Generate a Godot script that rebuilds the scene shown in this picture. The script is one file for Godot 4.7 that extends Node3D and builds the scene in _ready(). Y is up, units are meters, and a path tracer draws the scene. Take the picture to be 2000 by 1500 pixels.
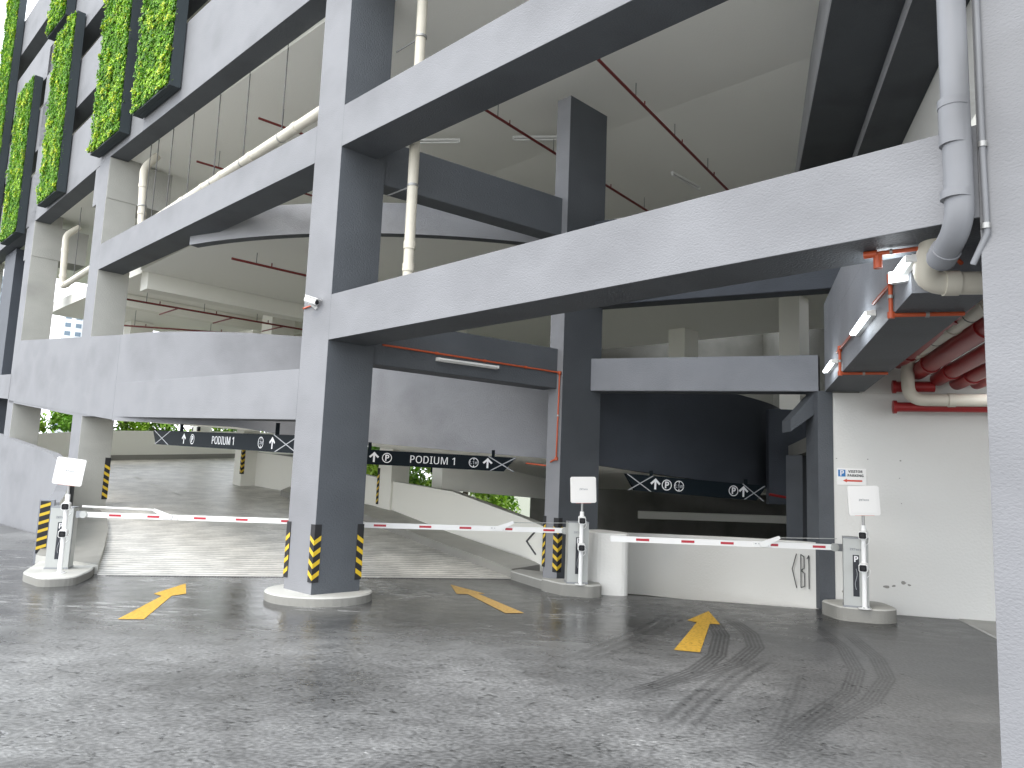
extends Node3D

# ---------------------------------------------------------------- helpers
var M := {}
var taken := {}
var stl := {}
const S2 := 0.70710678

func uvp(u: float, v: float, y := 0.0) -> Vector3:      # building grid: u along the facade, v into the building
	return Vector3(-2.78 + S2 * (u + v), y, -11.28 + S2 * (u - v))
func xz(x: float, z: float, y := 0.0) -> Vector3:
	return Vector3(x, y, z)

func numbered(n: String) -> String:
	if not taken.has(n):
		taken[n] = 0
		return n
	taken[n] += 1
	return "%s_%03d" % [n, taken[n]]

func thing(called: String, label: String, category: String, at := Vector3.ZERO, group := "") -> Node3D:
	var o := Node3D.new()
	o.name = numbered(called)
	add_child(o, true)
	o.position = at
	o.set_meta("label", label)
	o.set_meta("category", category)
	if group != "": o.set_meta("group", group)
	return o
func tag(o: Node, label: String, category: String, group := "") -> void:
	o.set_meta("label", label)
	o.set_meta("category", category)
	if group != "": o.set_meta("group", group)
# commit what was gathered as one mesh
func put(called: String, parent: Node = null, smooth_tangent := false) -> MeshInstance3D:
	var am := ArrayMesh.new()
	for k in stl:
		var s: SurfaceTool = stl[k]
		if smooth_tangent: s.generate_tangents()
		s.commit(am)
		am.surface_set_material(am.get_surface_count() - 1, M[k])
	stl = {}
	var mi := MeshInstance3D.new()
	mi.mesh = am
	if parent == null or parent == self:
		mi.name = numbered(called)
		add_child(mi, true)
	else:
		mi.name = called
		parent.add_child(mi, true)
		if parent.get_parent() == self:
			mi.position = -parent.position
	return mi
func structure(called: String, smooth_tangent := false) -> MeshInstance3D:
	var mi := put(called, null, smooth_tangent)
	mi.set_meta("kind", "structure")
	return mi

func st(mat: String) -> SurfaceTool:
	if not stl.has(mat):
		var s := SurfaceTool.new()
		s.begin(Mesh.PRIMITIVE_TRIANGLES)
		stl[mat] = s
	return stl[mat]
func tri3(mat: String, a: Vector3, b: Vector3, c: Vector3, na: Vector3, nb: Vector3, nc: Vector3) -> void:
	var s := st(mat)
	if (b - a).cross(c - a).dot(na + nb + nc) > 0.0:
		var t := b; b = c; c = t
		t = nb; nb = nc; nc = t
	s.set_normal(na); s.add_vertex(a)
	s.set_normal(nb); s.add_vertex(b)
	s.set_normal(nc); s.add_vertex(c)
func quad(mat: String, a: Vector3, b: Vector3, c: Vector3, d: Vector3, n: Vector3) -> void:
	tri3(mat, a, b, c, n, n, n)
	tri3(mat, a, c, d, n, n, n)
func quad_out(mat: String, a: Vector3, b: Vector3, c: Vector3, d: Vector3, inside: Vector3) -> void:
	var n := (b - a).cross(c - a)
	if n.length() < 1e-9: n = (c - a).cross(d - a)
	n = n.normalized()
	if n.dot((a + b + c + d) * 0.25 - inside) < 0: n = -n
	quad(mat, a, b, c, d, n)
func quad4(mat: String, a: Vector3, b: Vector3, c: Vector3, d: Vector3, na: Vector3, nb: Vector3, nc: Vector3, nd: Vector3) -> void:
	tri3(mat, a, b, c, na, nb, nc)
	tri3(mat, a, c, d, na, nc, nd)
# a polygon section (in ax, ay round o) extruded along dir; mats: one name or one per edge (last entry = caps)
func extrude(mats, pts: PackedVector2Array, o: Vector3, ax: Vector3, ay: Vector3, dir: Vector3) -> void:
	var n := pts.size()
	var area := 0.0
	for i in n: area += pts[i].cross(pts[(i + 1) % n])
	var turn := signf(area)
	for i in n:
		var p := pts[i]
		var q := pts[(i + 1) % n]
		var e := q - p
		if e.length() < 1e-6: continue
		var nn2 := Vector2(e.y, -e.x).normalized() * turn
		var nn := (ax * nn2.x + ay * nn2.y).normalized()
		var a := o + ax * p.x + ay * p.y
		var b := o + ax * q.x + ay * q.y
		quad(mats if mats is String else mats[i], a, b, b + dir, a + dir, nn)
	var idx := Geometry2D.triangulate_polygon(pts)
	var dn := dir.normalized()
	var cm: String = mats if mats is String else mats[mats.size() - 1]
	for k in range(0, idx.size(), 3):
		var a := o + ax * pts[idx[k]].x + ay * pts[idx[k]].y
		var b := o + ax * pts[idx[k + 1]].x + ay * pts[idx[k + 1]].y
		var c := o + ax * pts[idx[k + 2]].x + ay * pts[idx[k + 2]].y
		tri3(cm, a, b, c, -dn, -dn, -dn)
		tri3(cm, a + dir, b + dir, c + dir, dn, dn, dn)
# rectangle section with chamfered corners; edge order: bottom(-y), right(+x), top(+y), left(-x), each followed by its chamfer
func rect(x0: float, x1: float, y0: float, y1: float, c: float) -> PackedVector2Array:
	return PackedVector2Array([Vector2(x0 + c, y0), Vector2(x1 - c, y0), Vector2(x1, y0 + c), Vector2(x1, y1 - c), Vector2(x1 - c, y1), Vector2(x0 + c, y1), Vector2(x0, y1 - c), Vector2(x0, y0 + c)])
# a box between two ends: axis a->b is the lower left edge of section, w to the side (to the right of a->b seen from above is +), h up
func bar(mats, a: Vector3, b: Vector3, w: float, h: float, c := 0.012) -> void:
	var d := b - a
	var side := d.cross(Vector3.UP).normalized()
	var up := Vector3.UP
	var mm = mats
	if mats is Array: # [bottom, right(+side), top, left, caps]
		mm = [mats[0], mats[1], mats[1], mats[1], mats[2], mats[3], mats[3], mats[3], mats[4]]
	extrude(mm, rect(minf(0, w), maxf(0, w), 0, h, c), a, side, up, d)
func box(mat: String, c: Vector3, size: Vector3, yaw := 0.0, ch := 0.004) -> void:
	var b := Basis(Vector3.UP, yaw)
	extrude(mat, rect(-size.x / 2, size.x / 2, -size.z / 2, size.z / 2, ch), c - Vector3(0, size.y / 2, 0), b.x, b.z, Vector3(0, size.y, 0))
func obox(mat: String, c: Vector3, b: Basis, size: Vector3, ch := 0.003) -> void:
	extrude(mat, rect(-size.x / 2, size.x / 2, -size.y / 2, size.y / 2, ch), c - b.z * size.z / 2, b.x, b.y, b.z * size.z)
# column standing on the grid; mats: [-v face, +u face, +v face, -u face, caps]
func column(u0: float, u1: float, v0: float, v1: float, y0: float, y1: float, mats, c := 0.004) -> void:
	var mm = mats
	if mats is Array: mm = [mats[0], mats[1], mats[1], mats[1], mats[2], mats[3], mats[3], mats[3], mats[4]]
	extrude(mm, rect(u0, u1, v0, v1, c), uvp(0, 0, y0), Vector3(S2, 0, S2), Vector3(S2, 0, -S2), Vector3(0, y1 - y0, 0))
# beam along u on the facade; heights may differ at the two ends. mats: [bottom, outer(-v), top, inner(+v), caps]
func ubeam(u0: float, u1: float, v0: float, v1: float, b0: float, b1: float, t0: float, t1: float, mats: Array, c := 0.004) -> void:
	var P := func(u, v, y): return uvp(u, v, y)
	var mid := uvp((u0 + u1) / 2, (v0 + v1) / 2, (b0 + t0 + b1 + t1) / 4)
	var sec := func(u, b, t): return [P.call(u, v0 + c, b), P.call(u, v1 - c, b), P.call(u, v1, b + c), P.call(u, v1, t - c), P.call(u, v1 - c, t), P.call(u, v0 + c, t), P.call(u, v0, t - c), P.call(u, v0, b + c)]
	var A = sec.call(u0, b0, t0)
	var B = sec.call(u1, b1, t1)
	var mm := [mats[0], mats[3], mats[3], mats[3], mats[2], mats[1], mats[1], mats[1]]
	for i in 8:
		var j := (i + 1) % 8
		quad_out(mm[i], A[i], A[j], B[j], B[i], mid)
	for s in [A, B]:
		for i in range(1, 7):
			var n := (uvp(1, 0) - uvp(0, 0)) * (-1.0 if s == A else 1.0)
			tri3(mats[4], s[0], s[i], s[i + 1], n, n, n)
# round bar along a line of points
func tube(mat: String, pts: Array, r: float, sides := 10, caps := true) -> void:
	var n := pts.size()
	var rings := []
	var norms := []
	var ref := Vector3.ZERO
	for i in n:
		var t: Vector3
		if i == 0: t = pts[1] - pts[0]
		elif i == n - 1: t = pts[n - 1] - pts[n - 2]
		else: t = (pts[i + 1] - pts[i]).normalized() + (pts[i] - pts[i - 1]).normalized()
		t = t.normalized()
		if ref == Vector3.ZERO:
			ref = t.cross(Vector3.UP if absf(t.y) < 0.9 else Vector3.RIGHT).normalized()
		else:
			ref = (ref - t * ref.dot(t)).normalized()
		var bi := t.cross(ref)
		var rg := []
		var nr := []
		for k in sides:
			var a := TAU * k / sides
			var d := ref * cos(a) + bi * sin(a)
			nr.append(d)
			rg.append(pts[i] + d * r)
		rings.append(rg)
		norms.append(nr)
	for i in n - 1:
		for k in sides:
			var j := (k + 1) % sides
			quad4(mat, rings[i][k], rings[i][j], rings[i + 1][j], rings[i + 1][k], norms[i][k], norms[i][j], norms[i + 1][j], norms[i + 1][k])
	if caps:
		for e in [0, n - 1]:
			var nn: Vector3 = (pts[0] - pts[1]).normalized() if e == 0 else (pts[n - 1] - pts[n - 2]).normalized()
			for k in sides:
				tri3(mat, pts[e], rings[e][k], rings[e][(k + 1) % sides], nn, nn, nn)
func rod(mat: String, a: Vector3, b: Vector3, r: float, sides := 8) -> void:
	tube(mat, [a, b], r, sides)
# points of a rounded bend from a to c round the corner b
func bend(a: Vector3, b: Vector3, c: Vector3, r: float, n := 6) -> Array:
	var d0 := (a - b).normalized()
	var d1 := (c - b).normalized()
	var p := b + d0 * r
	var q := b + d1 * r
	var out := []
	for i in n + 1:
		var t := float(i) / n
		out.append(p.lerp(b, t).lerp(b.lerp(q, t), t))
	return out
# wall along a plan polyline (Vector3 with y ignored) with bottom and top heights at every point, thickness to the inner side
func strip_wall(mats: Array, pts: Array, bots: Array, tops: Array, th: float) -> void:   # [outer, inner, top, bottom]
	var n := pts.size()
	var nor := []
	for i in n:
		var t: Vector3 = pts[mini(i + 1, n - 1)] - pts[maxi(i - 1, 0)]
		t.y = 0
		nor.append(Vector3(-t.z, 0, t.x).normalized())       # outer normal = right-hand side turned
	for i in n - 1:
		var j := i + 1
		var a := Vector3(pts[i].x, bots[i], pts[i].z)
		var b := Vector3(pts[j].x, bots[j], pts[j].z)
		var c := Vector3(pts[j].x, tops[j], pts[j].z)
		var d := Vector3(pts[i].x, tops[i], pts[i].z)
		var oi: Vector3 = -nor[i] * th
		var oj: Vector3 = -nor[j] * th
		quad4(mats[0], a, b, c, d, nor[i], nor[j], nor[j], nor[i])
		quad4(mats[1], a + oi, b + oj, c + oj, d + oi, -nor[i], -nor[j], -nor[j], -nor[i])
		quad(mats[2], d, c, c + oj, d + oi, Vector3.UP)
		quad(mats[3], a, b, b + oj, a + oi, Vector3.DOWN)
	for e in [0, n - 1]:
		var a := Vector3(pts[e].x, bots[e], pts[e].z)
		var d := Vector3(pts[e].x, tops[e], pts[e].z)
		var o: Vector3 = -nor[e] * th
		var nn: Vector3 = nor[e].cross(Vector3.UP) * (1.0 if e == 0 else -1.0)
		quad(mats[0], a, d, d + o, a + o, nn)
# flat slab over a plan polygon: top and bottom heights per corner
func slab(mt: String, mb: String, ms: String, poly: Array, bots: Array, tops: Array) -> void:
	var p2 := PackedVector2Array()
	var mid := Vector3.ZERO
	for p in poly:
		p2.append(Vector2(p.x, p.z))
		mid += p
	mid /= poly.size()
	mid.y = (bots[0] + tops[0]) / 2.0
	var idx := Geometry2D.triangulate_polygon(p2)
	var at := func(i, hs): return Vector3(poly[i].x, hs[i], poly[i].z)
	for k in range(0, idx.size(), 3):
		var a = at.call(idx[k], tops); var b = at.call(idx[k + 1], tops); var c = at.call(idx[k + 2], tops)
		var n: Vector3 = (b - a).cross(c - a).normalized()
		if n.y < 0: n = -n
		tri3(mt, a, b, c, n, n, n)
		a = at.call(idx[k], bots); b = at.call(idx[k + 1], bots); c = at.call(idx[k + 2], bots)
		n = (b - a).cross(c - a).normalized()
		if n.y > 0: n = -n
		tri3(mb, a, b, c, n, n, n)
	for i in poly.size():
		var j := (i + 1) % poly.size()
		quad_out(ms, at.call(i, bots), at.call(j, bots), at.call(j, tops), at.call(i, tops), mid)
func same(n: int, h: float) -> Array:
	var o := []
	for i in n: o.append(h)
	return o
func prism(mt: String, mb: String, ms: String, poly: Array, y0: float, y1: float) -> void:
	slab(mt, mb, ms, poly, same(poly.size(), y0), same(poly.size(), y1))
func flat_poly(mat: String, poly: Array, n := Vector3.UP) -> void:
	var ax := n.cross(Vector3(0.31, 0.9, 0.2)).normalized()
	var ay := n.cross(ax)
	var p2 := PackedVector2Array()
	for p in poly: p2.append(Vector2(p.dot(ax), p.dot(ay)))
	var idx := Geometry2D.triangulate_polygon(p2)
	for k in range(0, idx.size(), 3): tri3(mat, poly[idx[k]], poly[idx[k + 1]], poly[idx[k + 2]], n, n, n)

# ---------------------------------------------------------------- materials
func lin(r: float, g: float, b: float) -> Color:
	return Color(r, g, b).linear_to_srgb()
func ntex(kind: int, freq: float, size: int, sd: int, normal := 0.0, ramp: Gradient = null, oct := 4) -> NoiseTexture2D:
	var n := FastNoiseLite.new()
	n.noise_type = kind
	n.frequency = freq
	n.seed = sd
	n.fractal_octaves = oct
	if kind == FastNoiseLite.TYPE_CELLULAR:
		n.cellular_return_type = FastNoiseLite.RETURN_DISTANCE
	var t := NoiseTexture2D.new()
	t.width = size; t.height = size
	t.seamless = true
	t.noise = n
	if normal > 0.0:
		t.as_normal_map = true
		t.bump_strength = normal
	if ramp: t.color_ramp = ramp
	return t
func ramp(stops: Array) -> Gradient:
	var g := Gradient.new()
	var o := PackedFloat32Array()
	var c := PackedColorArray()
	for s in stops:
		o.append(s[0])
		c.append(s[1])
	g.offsets = o
	g.colors = c
	return g
func grey(x: float) -> Color: return Color(x, x, x)
var stucco_n: NoiseTexture2D
var stain_t: NoiseTexture2D
var fine_n: NoiseTexture2D
func paint(called: String, c: Color, rough: float, normal: Texture2D = null, nscale := 1.0, tile := 1.0, stain := true, spec := 0.4) -> StandardMaterial3D:
	var m := StandardMaterial3D.new()
	m.albedo_color = c
	m.roughness = rough
	m.metallic_specular = spec
	m.uv1_triplanar = true
	m.uv1_world_triplanar = true
	m.uv1_scale = Vector3.ONE / tile
	if normal:
		m.normal_enabled = true
		m.normal_texture = normal
		m.normal_scale = nscale
	if stain:
		m.detail_enabled = true
		m.detail_blend_mode = BaseMaterial3D.BLEND_MODE_MUL
		m.detail_uv_layer = BaseMaterial3D.DETAIL_UV_2
		m.uv2_triplanar = true
		m.uv2_world_triplanar = true
		m.uv2_scale = Vector3.ONE / 5.3
		m.detail_albedo = stain_t
	M[called] = m
	return m
func plain(called: String, c: Color, rough: float, metal := 0.0, spec := 0.5) -> StandardMaterial3D:
	var m := StandardMaterial3D.new()
	m.albedo_color = c
	m.roughness = rough
	m.metallic = metal
	m.metallic_specular = spec
	M[called] = m
	return m
func glow(called: String, c: Color, e: float) -> void:
	var m := plain(called, c, 0.4)
	m.emission_enabled = true
	m.emission = c
	m.emission_energy_multiplier = e

func make_materials() -> void:
	stucco_n = ntex(FastNoiseLite.TYPE_CELLULAR, 0.062, 1024, 3, 5.0, null, 2)
	stucco_n.invert = true
	fine_n = ntex(FastNoiseLite.TYPE_SIMPLEX, 0.05, 512, 8, 3.0, null, 4)
	stain_t = ntex(FastNoiseLite.TYPE_SIMPLEX_SMOOTH, 0.006, 512, 5, 0.0, ramp([[0.0, grey(0.86)], [0.35, grey(0.95)], [0.6, grey(1.0)], [1.0, grey(0.97)]]), 5)
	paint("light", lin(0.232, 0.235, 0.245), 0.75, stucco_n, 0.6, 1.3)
	paint("light_brightened", lin(0.38, 0.384, 0.40), 0.7, stucco_n, 0.7, 1.5)  # same paint as light, with brighter light put into its colour
	paint("light2", lin(0.25, 0.258, 0.278), 0.6, stucco_n, 0.6, 1.5)
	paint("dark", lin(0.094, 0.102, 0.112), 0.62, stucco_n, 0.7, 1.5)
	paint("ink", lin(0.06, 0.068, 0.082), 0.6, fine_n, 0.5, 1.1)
	paint("white", lin(0.84, 0.83, 0.76), 0.8, fine_n, 0.25, 1.3, false)
	paint("wallwhite", lin(0.66, 0.655, 0.62), 0.8, fine_n, 0.3, 1.6, false)
	paint("soffit", lin(0.90, 0.89, 0.83), 0.85, fine_n, 0.2, 1.6, false)
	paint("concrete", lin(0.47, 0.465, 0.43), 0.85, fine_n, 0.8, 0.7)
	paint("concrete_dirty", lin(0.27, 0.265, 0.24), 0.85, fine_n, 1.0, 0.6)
	paint("pvc_cream", lin(0.66, 0.62, 0.52), 0.42, null, 1, 1, true)
	paint("pvc_grey", lin(0.205, 0.21, 0.222), 0.45, null, 1, 1, true)
	paint("fire_red", lin(0.34, 0.03, 0.03), 0.35, null, 1, 1, true)
	plain("sprink_red", lin(0.16, 0.02, 0.018), 0.5)
	plain("orange", lin(0.48, 0.085, 0.028), 0.45)
	plain("steel", lin(0.35, 0.35, 0.34), 0.45, 0.6)
	plain("rod_dark", lin(0.10, 0.10, 0.10), 0.6, 0.3)
	plain("black", lin(0.012, 0.014, 0.02), 0.35)
	plain("sign_black", lin(0.006, 0.010, 0.013), 0.6, 0.0, 0.2)
	plain("print_white", lin(0.72, 0.72, 0.72), 0.5)
	plain("print_grey", lin(0.35, 0.36, 0.37), 0.5)
	plain("arm_white", lin(0.78, 0.78, 0.76), 0.4)
	plain("gate_grey", lin(0.42, 0.43, 0.41), 0.4, 0.15)
	plain("gate_edge", lin(0.25, 0.26, 0.27), 0.45, 0.2)
	plain("red_tape", lin(0.42, 0.02, 0.035), 0.4)
	plain("plate_white", lin(0.80, 0.79, 0.76), 0.45)
	plain("plate_red", lin(0.75, 0.22, 0.14), 0.5)
	plain("lens", lin(0.008, 0.008, 0.01), 0.12)
	plain("guard_black", lin(0.014, 0.014, 0.015), 0.7)
	plain("guard_yellow", lin(0.62, 0.42, 0.02), 0.5)
	plain("tray", lin(0.042, 0.051, 0.055), 0.6, 0.0, 0.25)
	plain("blue", lin(0.02, 0.16, 0.42), 0.5)
	plain("arrow_red", lin(0.55, 0.06, 0.03), 0.5)
	plain("lamp_white", lin(0.78, 0.78, 0.76), 0.35)
	plain("tube_off", lin(0.8, 0.8, 0.78), 0.3)
	glow("tube_lit", Color(0.95, 0.98, 1.0), 1.6)
	plain("pane", lin(0.10, 0.15, 0.20), 0.2)
	paint("tower_white", lin(0.62, 0.65, 0.68), 0.8, null, 1, 1, false)
	paint("tower_blue", lin(0.42, 0.52, 0.62), 0.7, null, 1, 1, false)
	plain("bark", lin(0.09, 0.07, 0.05), 0.9)
	var ym := paint("road_yellow", lin(0.62, 0.37, 0.05), 0.6, fine_n, 0.6, 0.5)
	ym.detail_albedo = ntex(FastNoiseLite.TYPE_SIMPLEX, 0.03, 512, 31, 0.0, ramp([[0.0, grey(0.55)], [0.25, grey(0.86)], [0.5, grey(1.0)], [1.0, grey(0.95)]]), 5)
	ym.uv2_scale = Vector3.ONE / 1.1
	paint("road_yellow_faded", lin(0.56, 0.36, 0.12), 0.65, fine_n, 0.6, 0.5)
	M["road_yellow_faded"].detail_albedo = ym.detail_albedo
	M["road_yellow_faded"].uv2_scale = Vector3.ONE / 0.9
	paint("lane_white", lin(0.62, 0.62, 0.58), 0.7, null, 1, 1, true)
	for a in [["leaf", 0.5], ["tree_leaf", 0.55]]:
		var m := plain(a[0], Color.WHITE, a[1], 0.0, 0.35)
		m.vertex_color_use_as_albedo = true
		m.backlight_enabled = true
		m.backlight = Color(0.45, 0.6, 0.15)
		m.cull_mode = BaseMaterial3D.CULL_DISABLED

# ---------------------------------------------------------------- ground picture: wear, creases, tyre marks
const GX0 := -13.0
const GZ0 := -16.6
const GW := 20.48
const GH := 12.4
const GPX := 2048
const GPY := 1240
func px_at(p: Vector2) -> Vector2: return Vector2((p.x - GX0) / GW * GPX, (p.y - GZ0) / GH * GPY)
func noise_bytes(kind: int, freq: float, sd: int, oct: int, sx := 1.0, warp := 0.0, ridged := false) -> PackedByteArray:
	var n := FastNoiseLite.new()
	n.noise_type = kind
	n.frequency = freq
	n.seed = sd
	n.fractal_octaves = oct
	if ridged: n.fractal_type = FastNoiseLite.FRACTAL_RIDGED
	if warp > 0.0:
		n.domain_warp_enabled = true
		n.domain_warp_amplitude = warp
		n.domain_warp_frequency = freq * 1.5
	var w := int(GPX / sx)
	var im := n.get_image(w, GPY, false, false, false)
	if sx != 1.0: im.resize(GPX, GPY, Image.INTERPOLATE_BILINEAR)
	im.convert(Image.FORMAT_L8)
	return im.get_data()
func make_ground_material() -> void:
	var n := GPX * GPY
	var big := noise_bytes(FastNoiseLite.TYPE_SIMPLEX_SMOOTH, 0.0035, 11, 5, 1.0, 40.0)
	var mid := noise_bytes(FastNoiseLite.TYPE_SIMPLEX_SMOOTH, 0.03, 12, 5, 1.6, 14.0)
	var fine := noise_bytes(FastNoiseLite.TYPE_SIMPLEX, 0.2, 13, 3, 1.2)
	var cre := noise_bytes(FastNoiseLite.TYPE_SIMPLEX_SMOOTH, 0.046, 14, 3, 1.3, 14.0, true)
	var cre2 := noise_bytes(FastNoiseLite.TYPE_SIMPLEX_SMOOTH, 0.075, 15, 3, 1.2, 10.0, true)
	var gate := noise_bytes(FastNoiseLite.TYPE_SIMPLEX_SMOOTH, 0.03, 16, 4, 1.2)
	var scuff := noise_bytes(FastNoiseLite.TYPE_SIMPLEX, 0.05, 17, 4, 4.0, 12.0)
	var rub := PackedFloat32Array()
	rub.resize(n)
	# tyre marks: centre line, width, strength, number of grooves
	var marks := [
		[[Vector2(3.00, -11.49), Vector2(2.80, -10.14), Vector2(2.41, -8.91), Vector2(2.00, -8.15), Vector2(1.51, -7.54), Vector2(1.01, -7.04)], 0.24, 0.95, 5],
		[[Vector2(3.27, -11.55), Vector2(3.22, -10.29), Vector2(3.02, -9.45), Vector2(2.54, -8.57), Vector2(1.93, -7.89), Vector2(1.28, -7.33)], 0.24, 0.75, 5],
		[[Vector2(4.37, -11.10), Vector2(4.14, -9.62), Vector2(3.76, -8.42), Vector2(3.31, -7.56), Vector2(2.69, -6.76), Vector2(2.20, -6.12), Vector2(1.78, -5.54)], 0.22, 0.5, 6],
		[[Vector2(4.66, -10.78), Vector2(4.30, -9.11), Vector2(3.94, -8.13), Vector2(3.35, -7.23), Vector2(2.68, -6.52), Vector2(2.13, -5.90)], 0.22, 0.5, 6],
		[[Vector2(3.11, -7.33), Vector2(2.64, -6.74), Vector2(2.17, -6.14)], 0.22, 0.95, 4],
		[[Vector2(3.02, -9.02), Vector2(2.32, -7.99), Vector2(1.76, -7.01), Vector2(1.25, -6.01)], 0.36, 0.6, 3],
		[[Vector2(3.09, -8.21), Vector2(2.68, -7.30), Vector2(2.30, -6.50), Vector2(2.00, -5.87)], 0.16, 0.5, 2],
		[[Vector2(2.64, -11.72), Vector2(1.82, -10.12), Vector2(1.23, -9.10), Vector2(0.76, -8.35)], 0.42, 0.4, 3],
		[[Vector2(-0.81, -10.28), Vector2(-0.78, -9.61), Vector2(-0.86, -9.14)], 0.22, 0.2, 4]
	]
	for mk in marks:
		var cv := Curve2D.new()
		var ps: Array = mk[0]
		for i in ps.size():
			var tg: Vector2 = (ps[mini(i + 1, ps.size() - 1)] - ps[maxi(i - 1, 0)]) / 6.0
			cv.add_point(ps[i], -tg, tg)
		var len := cv.get_baked_length()
		var hw: float = mk[1] / 2
		var ns := int(len / 0.006)
		for i in ns:
			var s := len * i / ns
			var p := cv.sample_baked(s)
			var q := cv.sample_baked(minf(s + 0.02, len))
			var o := cv.sample_baked(maxf(s - 0.02, 0.0))
			var t := (q - o).normalized()
			var nn := Vector2(-t.y, t.x)
			var endf := clampf(minf(s, len - s) / 0.6, 0.0, 1.0)
			var k := -hw
			while k < hw:
				var pp := px_at(p + nn * k)
				var ix := int(pp.x)
				var iy := int(pp.y)
				if ix >= 0 and iy >= 0 and ix < GPX and iy < GPY:
					var groove := 0.55 + 0.45 * cos(k / hw * PI * mk[3])
					var val: float = mk[2] * endf * groove * smoothstep(hw, hw * 0.75, absf(k))
					var id := iy * GPX + ix
					if rub[id] < val: rub[id] = val
				k += 0.007
	# pale cracks, cut lines and chalky traces
	var chalk := PackedFloat32Array()
	chalk.resize(n)
	var lines := [
		[Vector2(0.72, -12.9), Vector2(0.72, -11.9), Vector2(0.95, -11.4), Vector2(1.15, -11.2)],
		[Vector2(-1.1, -11.7), Vector2(0.7, -11.6)], [Vector2(-1.05, -11.15), Vector2(0.25, -11.1)], [Vector2(-1.1, -11.7), Vector2(-1.0, -11.1)],
		[Vector2(1.9, -10.4), Vector2(2.15, -11.0), Vector2(2.9, -10.85), Vector2(3.7, -10.75)],
		[Vector2(2.1, -10.5), Vector2(3.6, -10.35), Vector2(4.6, -10.2), Vector2(5.2, -10.15)],
		[Vector2(-5.9, -12.3), Vector2(-5.3, -11.9)], [Vector2(-4.9, -11.1), Vector2(-4.2, -11.6)],
	]
	var rng := RandomNumberGenerator.new()
	rng.seed = 77
	for li in lines:
		for i in li.size() - 1:
			var d: float = (li[i + 1] - li[i]).length()
			var ns := int(d / 0.005)
			for k in ns:
				var p: Vector2 = li[i].lerp(li[i + 1], float(k) / ns)
				p += Vector2(sin(p.x * 9.0 + p.y * 4.0), cos(p.y * 11.0 + p.x * 3.0)) * 0.012
				var pp := px_at(p)
				for dx in 2:
					var id := int(pp.y) * GPX + int(pp.x) + dx
					chalk[id] = 0.3 + 0.3 * rng.randf()
	var img := PackedByteArray(); img.resize(n * 3)
	var hgt := PackedByteArray(); hgt.resize(n)
	var rgh := PackedByteArray(); rgh.resize(n)
	for y in GPY:
		var z := GZ0 + GH * y / GPY
		for x in GPX:
			var i := y * GPX + x
			var wx := GX0 + GW * x / GPX
			var b := big[i] / 255.0
			var m := mid[i] / 255.0
			var f := fine[i] / 255.0
			var gt := gate[i] / 255.0
			# where the stamped relief shows: strong near, worn smooth by the lanes and on the right
			var lim := -9.3 + (b - 0.5) * 2.6
			var stamp := smoothstep(lim - 1.0, lim + 1.2, z) * (1.0 - smoothstep(2.2, 4.4, wx + (m - 0.5) * 2.0 + (z + 7.0) * 0.25))
			var c1 := cre[i] / 255.0
			var c2 := cre2[i] / 255.0
			var dk := smoothstep(0.76, 0.95, c1) * smoothstep(0.47, 0.62, gt) + 0.8 * smoothstep(0.78, 0.95, c2) * smoothstep(0.47, 0.62, m)
			var lt := smoothstep(0.80, 0.97, c2) * smoothstep(0.52, 0.38, gt)
			var base := 0.388 + (b - 0.5) * 0.27 + (m - 0.5) * 0.15 + (f - 0.5) * (0.12 + 0.12 * stamp)
			base += stamp * 0.05
			# sealed, smoother band before the barriers; its darkening paints in the building reflected there
			var seal_reflection := smoothstep(-8.4 + (b - 0.5) * 2.0, -10.6, z)
			base -= 0.085 * seal_reflection
			base += (stamp * lt * 0.34 * smoothstep(0.4, 0.6, b)) - stamp * minf(dk, 1.0) * 0.25
			var sc := scuff[i] / 255.0
			base += 0.22 * smoothstep(0.58, 0.76, sc) * smoothstep(0.45, 0.65, b) * smoothstep(-8.6, -10.2, z) * (1.0 - smoothstep(0.5, 3.0, wx))
			base += chalk[i] * 0.3
			var rb := rub[i] * (0.55 + 0.75 * m) * (0.7 + 0.6 * f)
			base -= 0.15 * minf(rb, 1.0)
			base = clampf(base, 0.07, 0.8)
			img[i * 3] = int(255 * clampf(base * 1.0, 0, 1))
			img[i * 3 + 1] = int(255 * clampf(base, 0, 1))
			img[i * 3 + 2] = int(255 * clampf(base * 0.99, 0, 1))
			hgt[i] = int(255 * clampf(0.55 + (m - 0.5) * 0.05 * (0.2 + stamp) + (f - 0.5) * 0.10 - stamp * minf(dk, 1.0) * 0.40 + stamp * lt * 0.10, 0, 1))
			rgh[i] = int(255 * clampf(0.25 + stamp * 0.10 + (m - 0.5) * 0.20 + (b - 0.5) * 0.2 - seal_reflection * 0.03 + smoothstep(1.5, 5.0, wx) * 0.12 + rub[i] * 0.1, 0.12, 1))
	var mt := StandardMaterial3D.new()
	mt.albedo_texture = ImageTexture.create_from_image(Image.create_from_data(GPX, GPY, false, Image.FORMAT_RGB8, img))
	var hi := Image.create_from_data(GPX, GPY, false, Image.FORMAT_L8, hgt)
	hi.convert(Image.FORMAT_RGBA8)
	hi.bump_map_to_normal_map(2.6)
	mt.normal_enabled = true
	mt.normal_texture = ImageTexture.create_from_image(hi)
	mt.normal_scale = 0.8
	mt.roughness_texture = ImageTexture.create_from_image(Image.create_from_data(GPX, GPY, false, Image.FORMAT_L8, rgh))
	mt.roughness_texture_channel = BaseMaterial3D.TEXTURE_CHANNEL_RED
	mt.roughness = 1.0
	mt.metallic_specular = 0.42
	mt.detail_enabled = true
	mt.detail_blend_mode = BaseMaterial3D.BLEND_MODE_MUL
	mt.detail_uv_layer = BaseMaterial3D.DETAIL_UV_2
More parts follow.
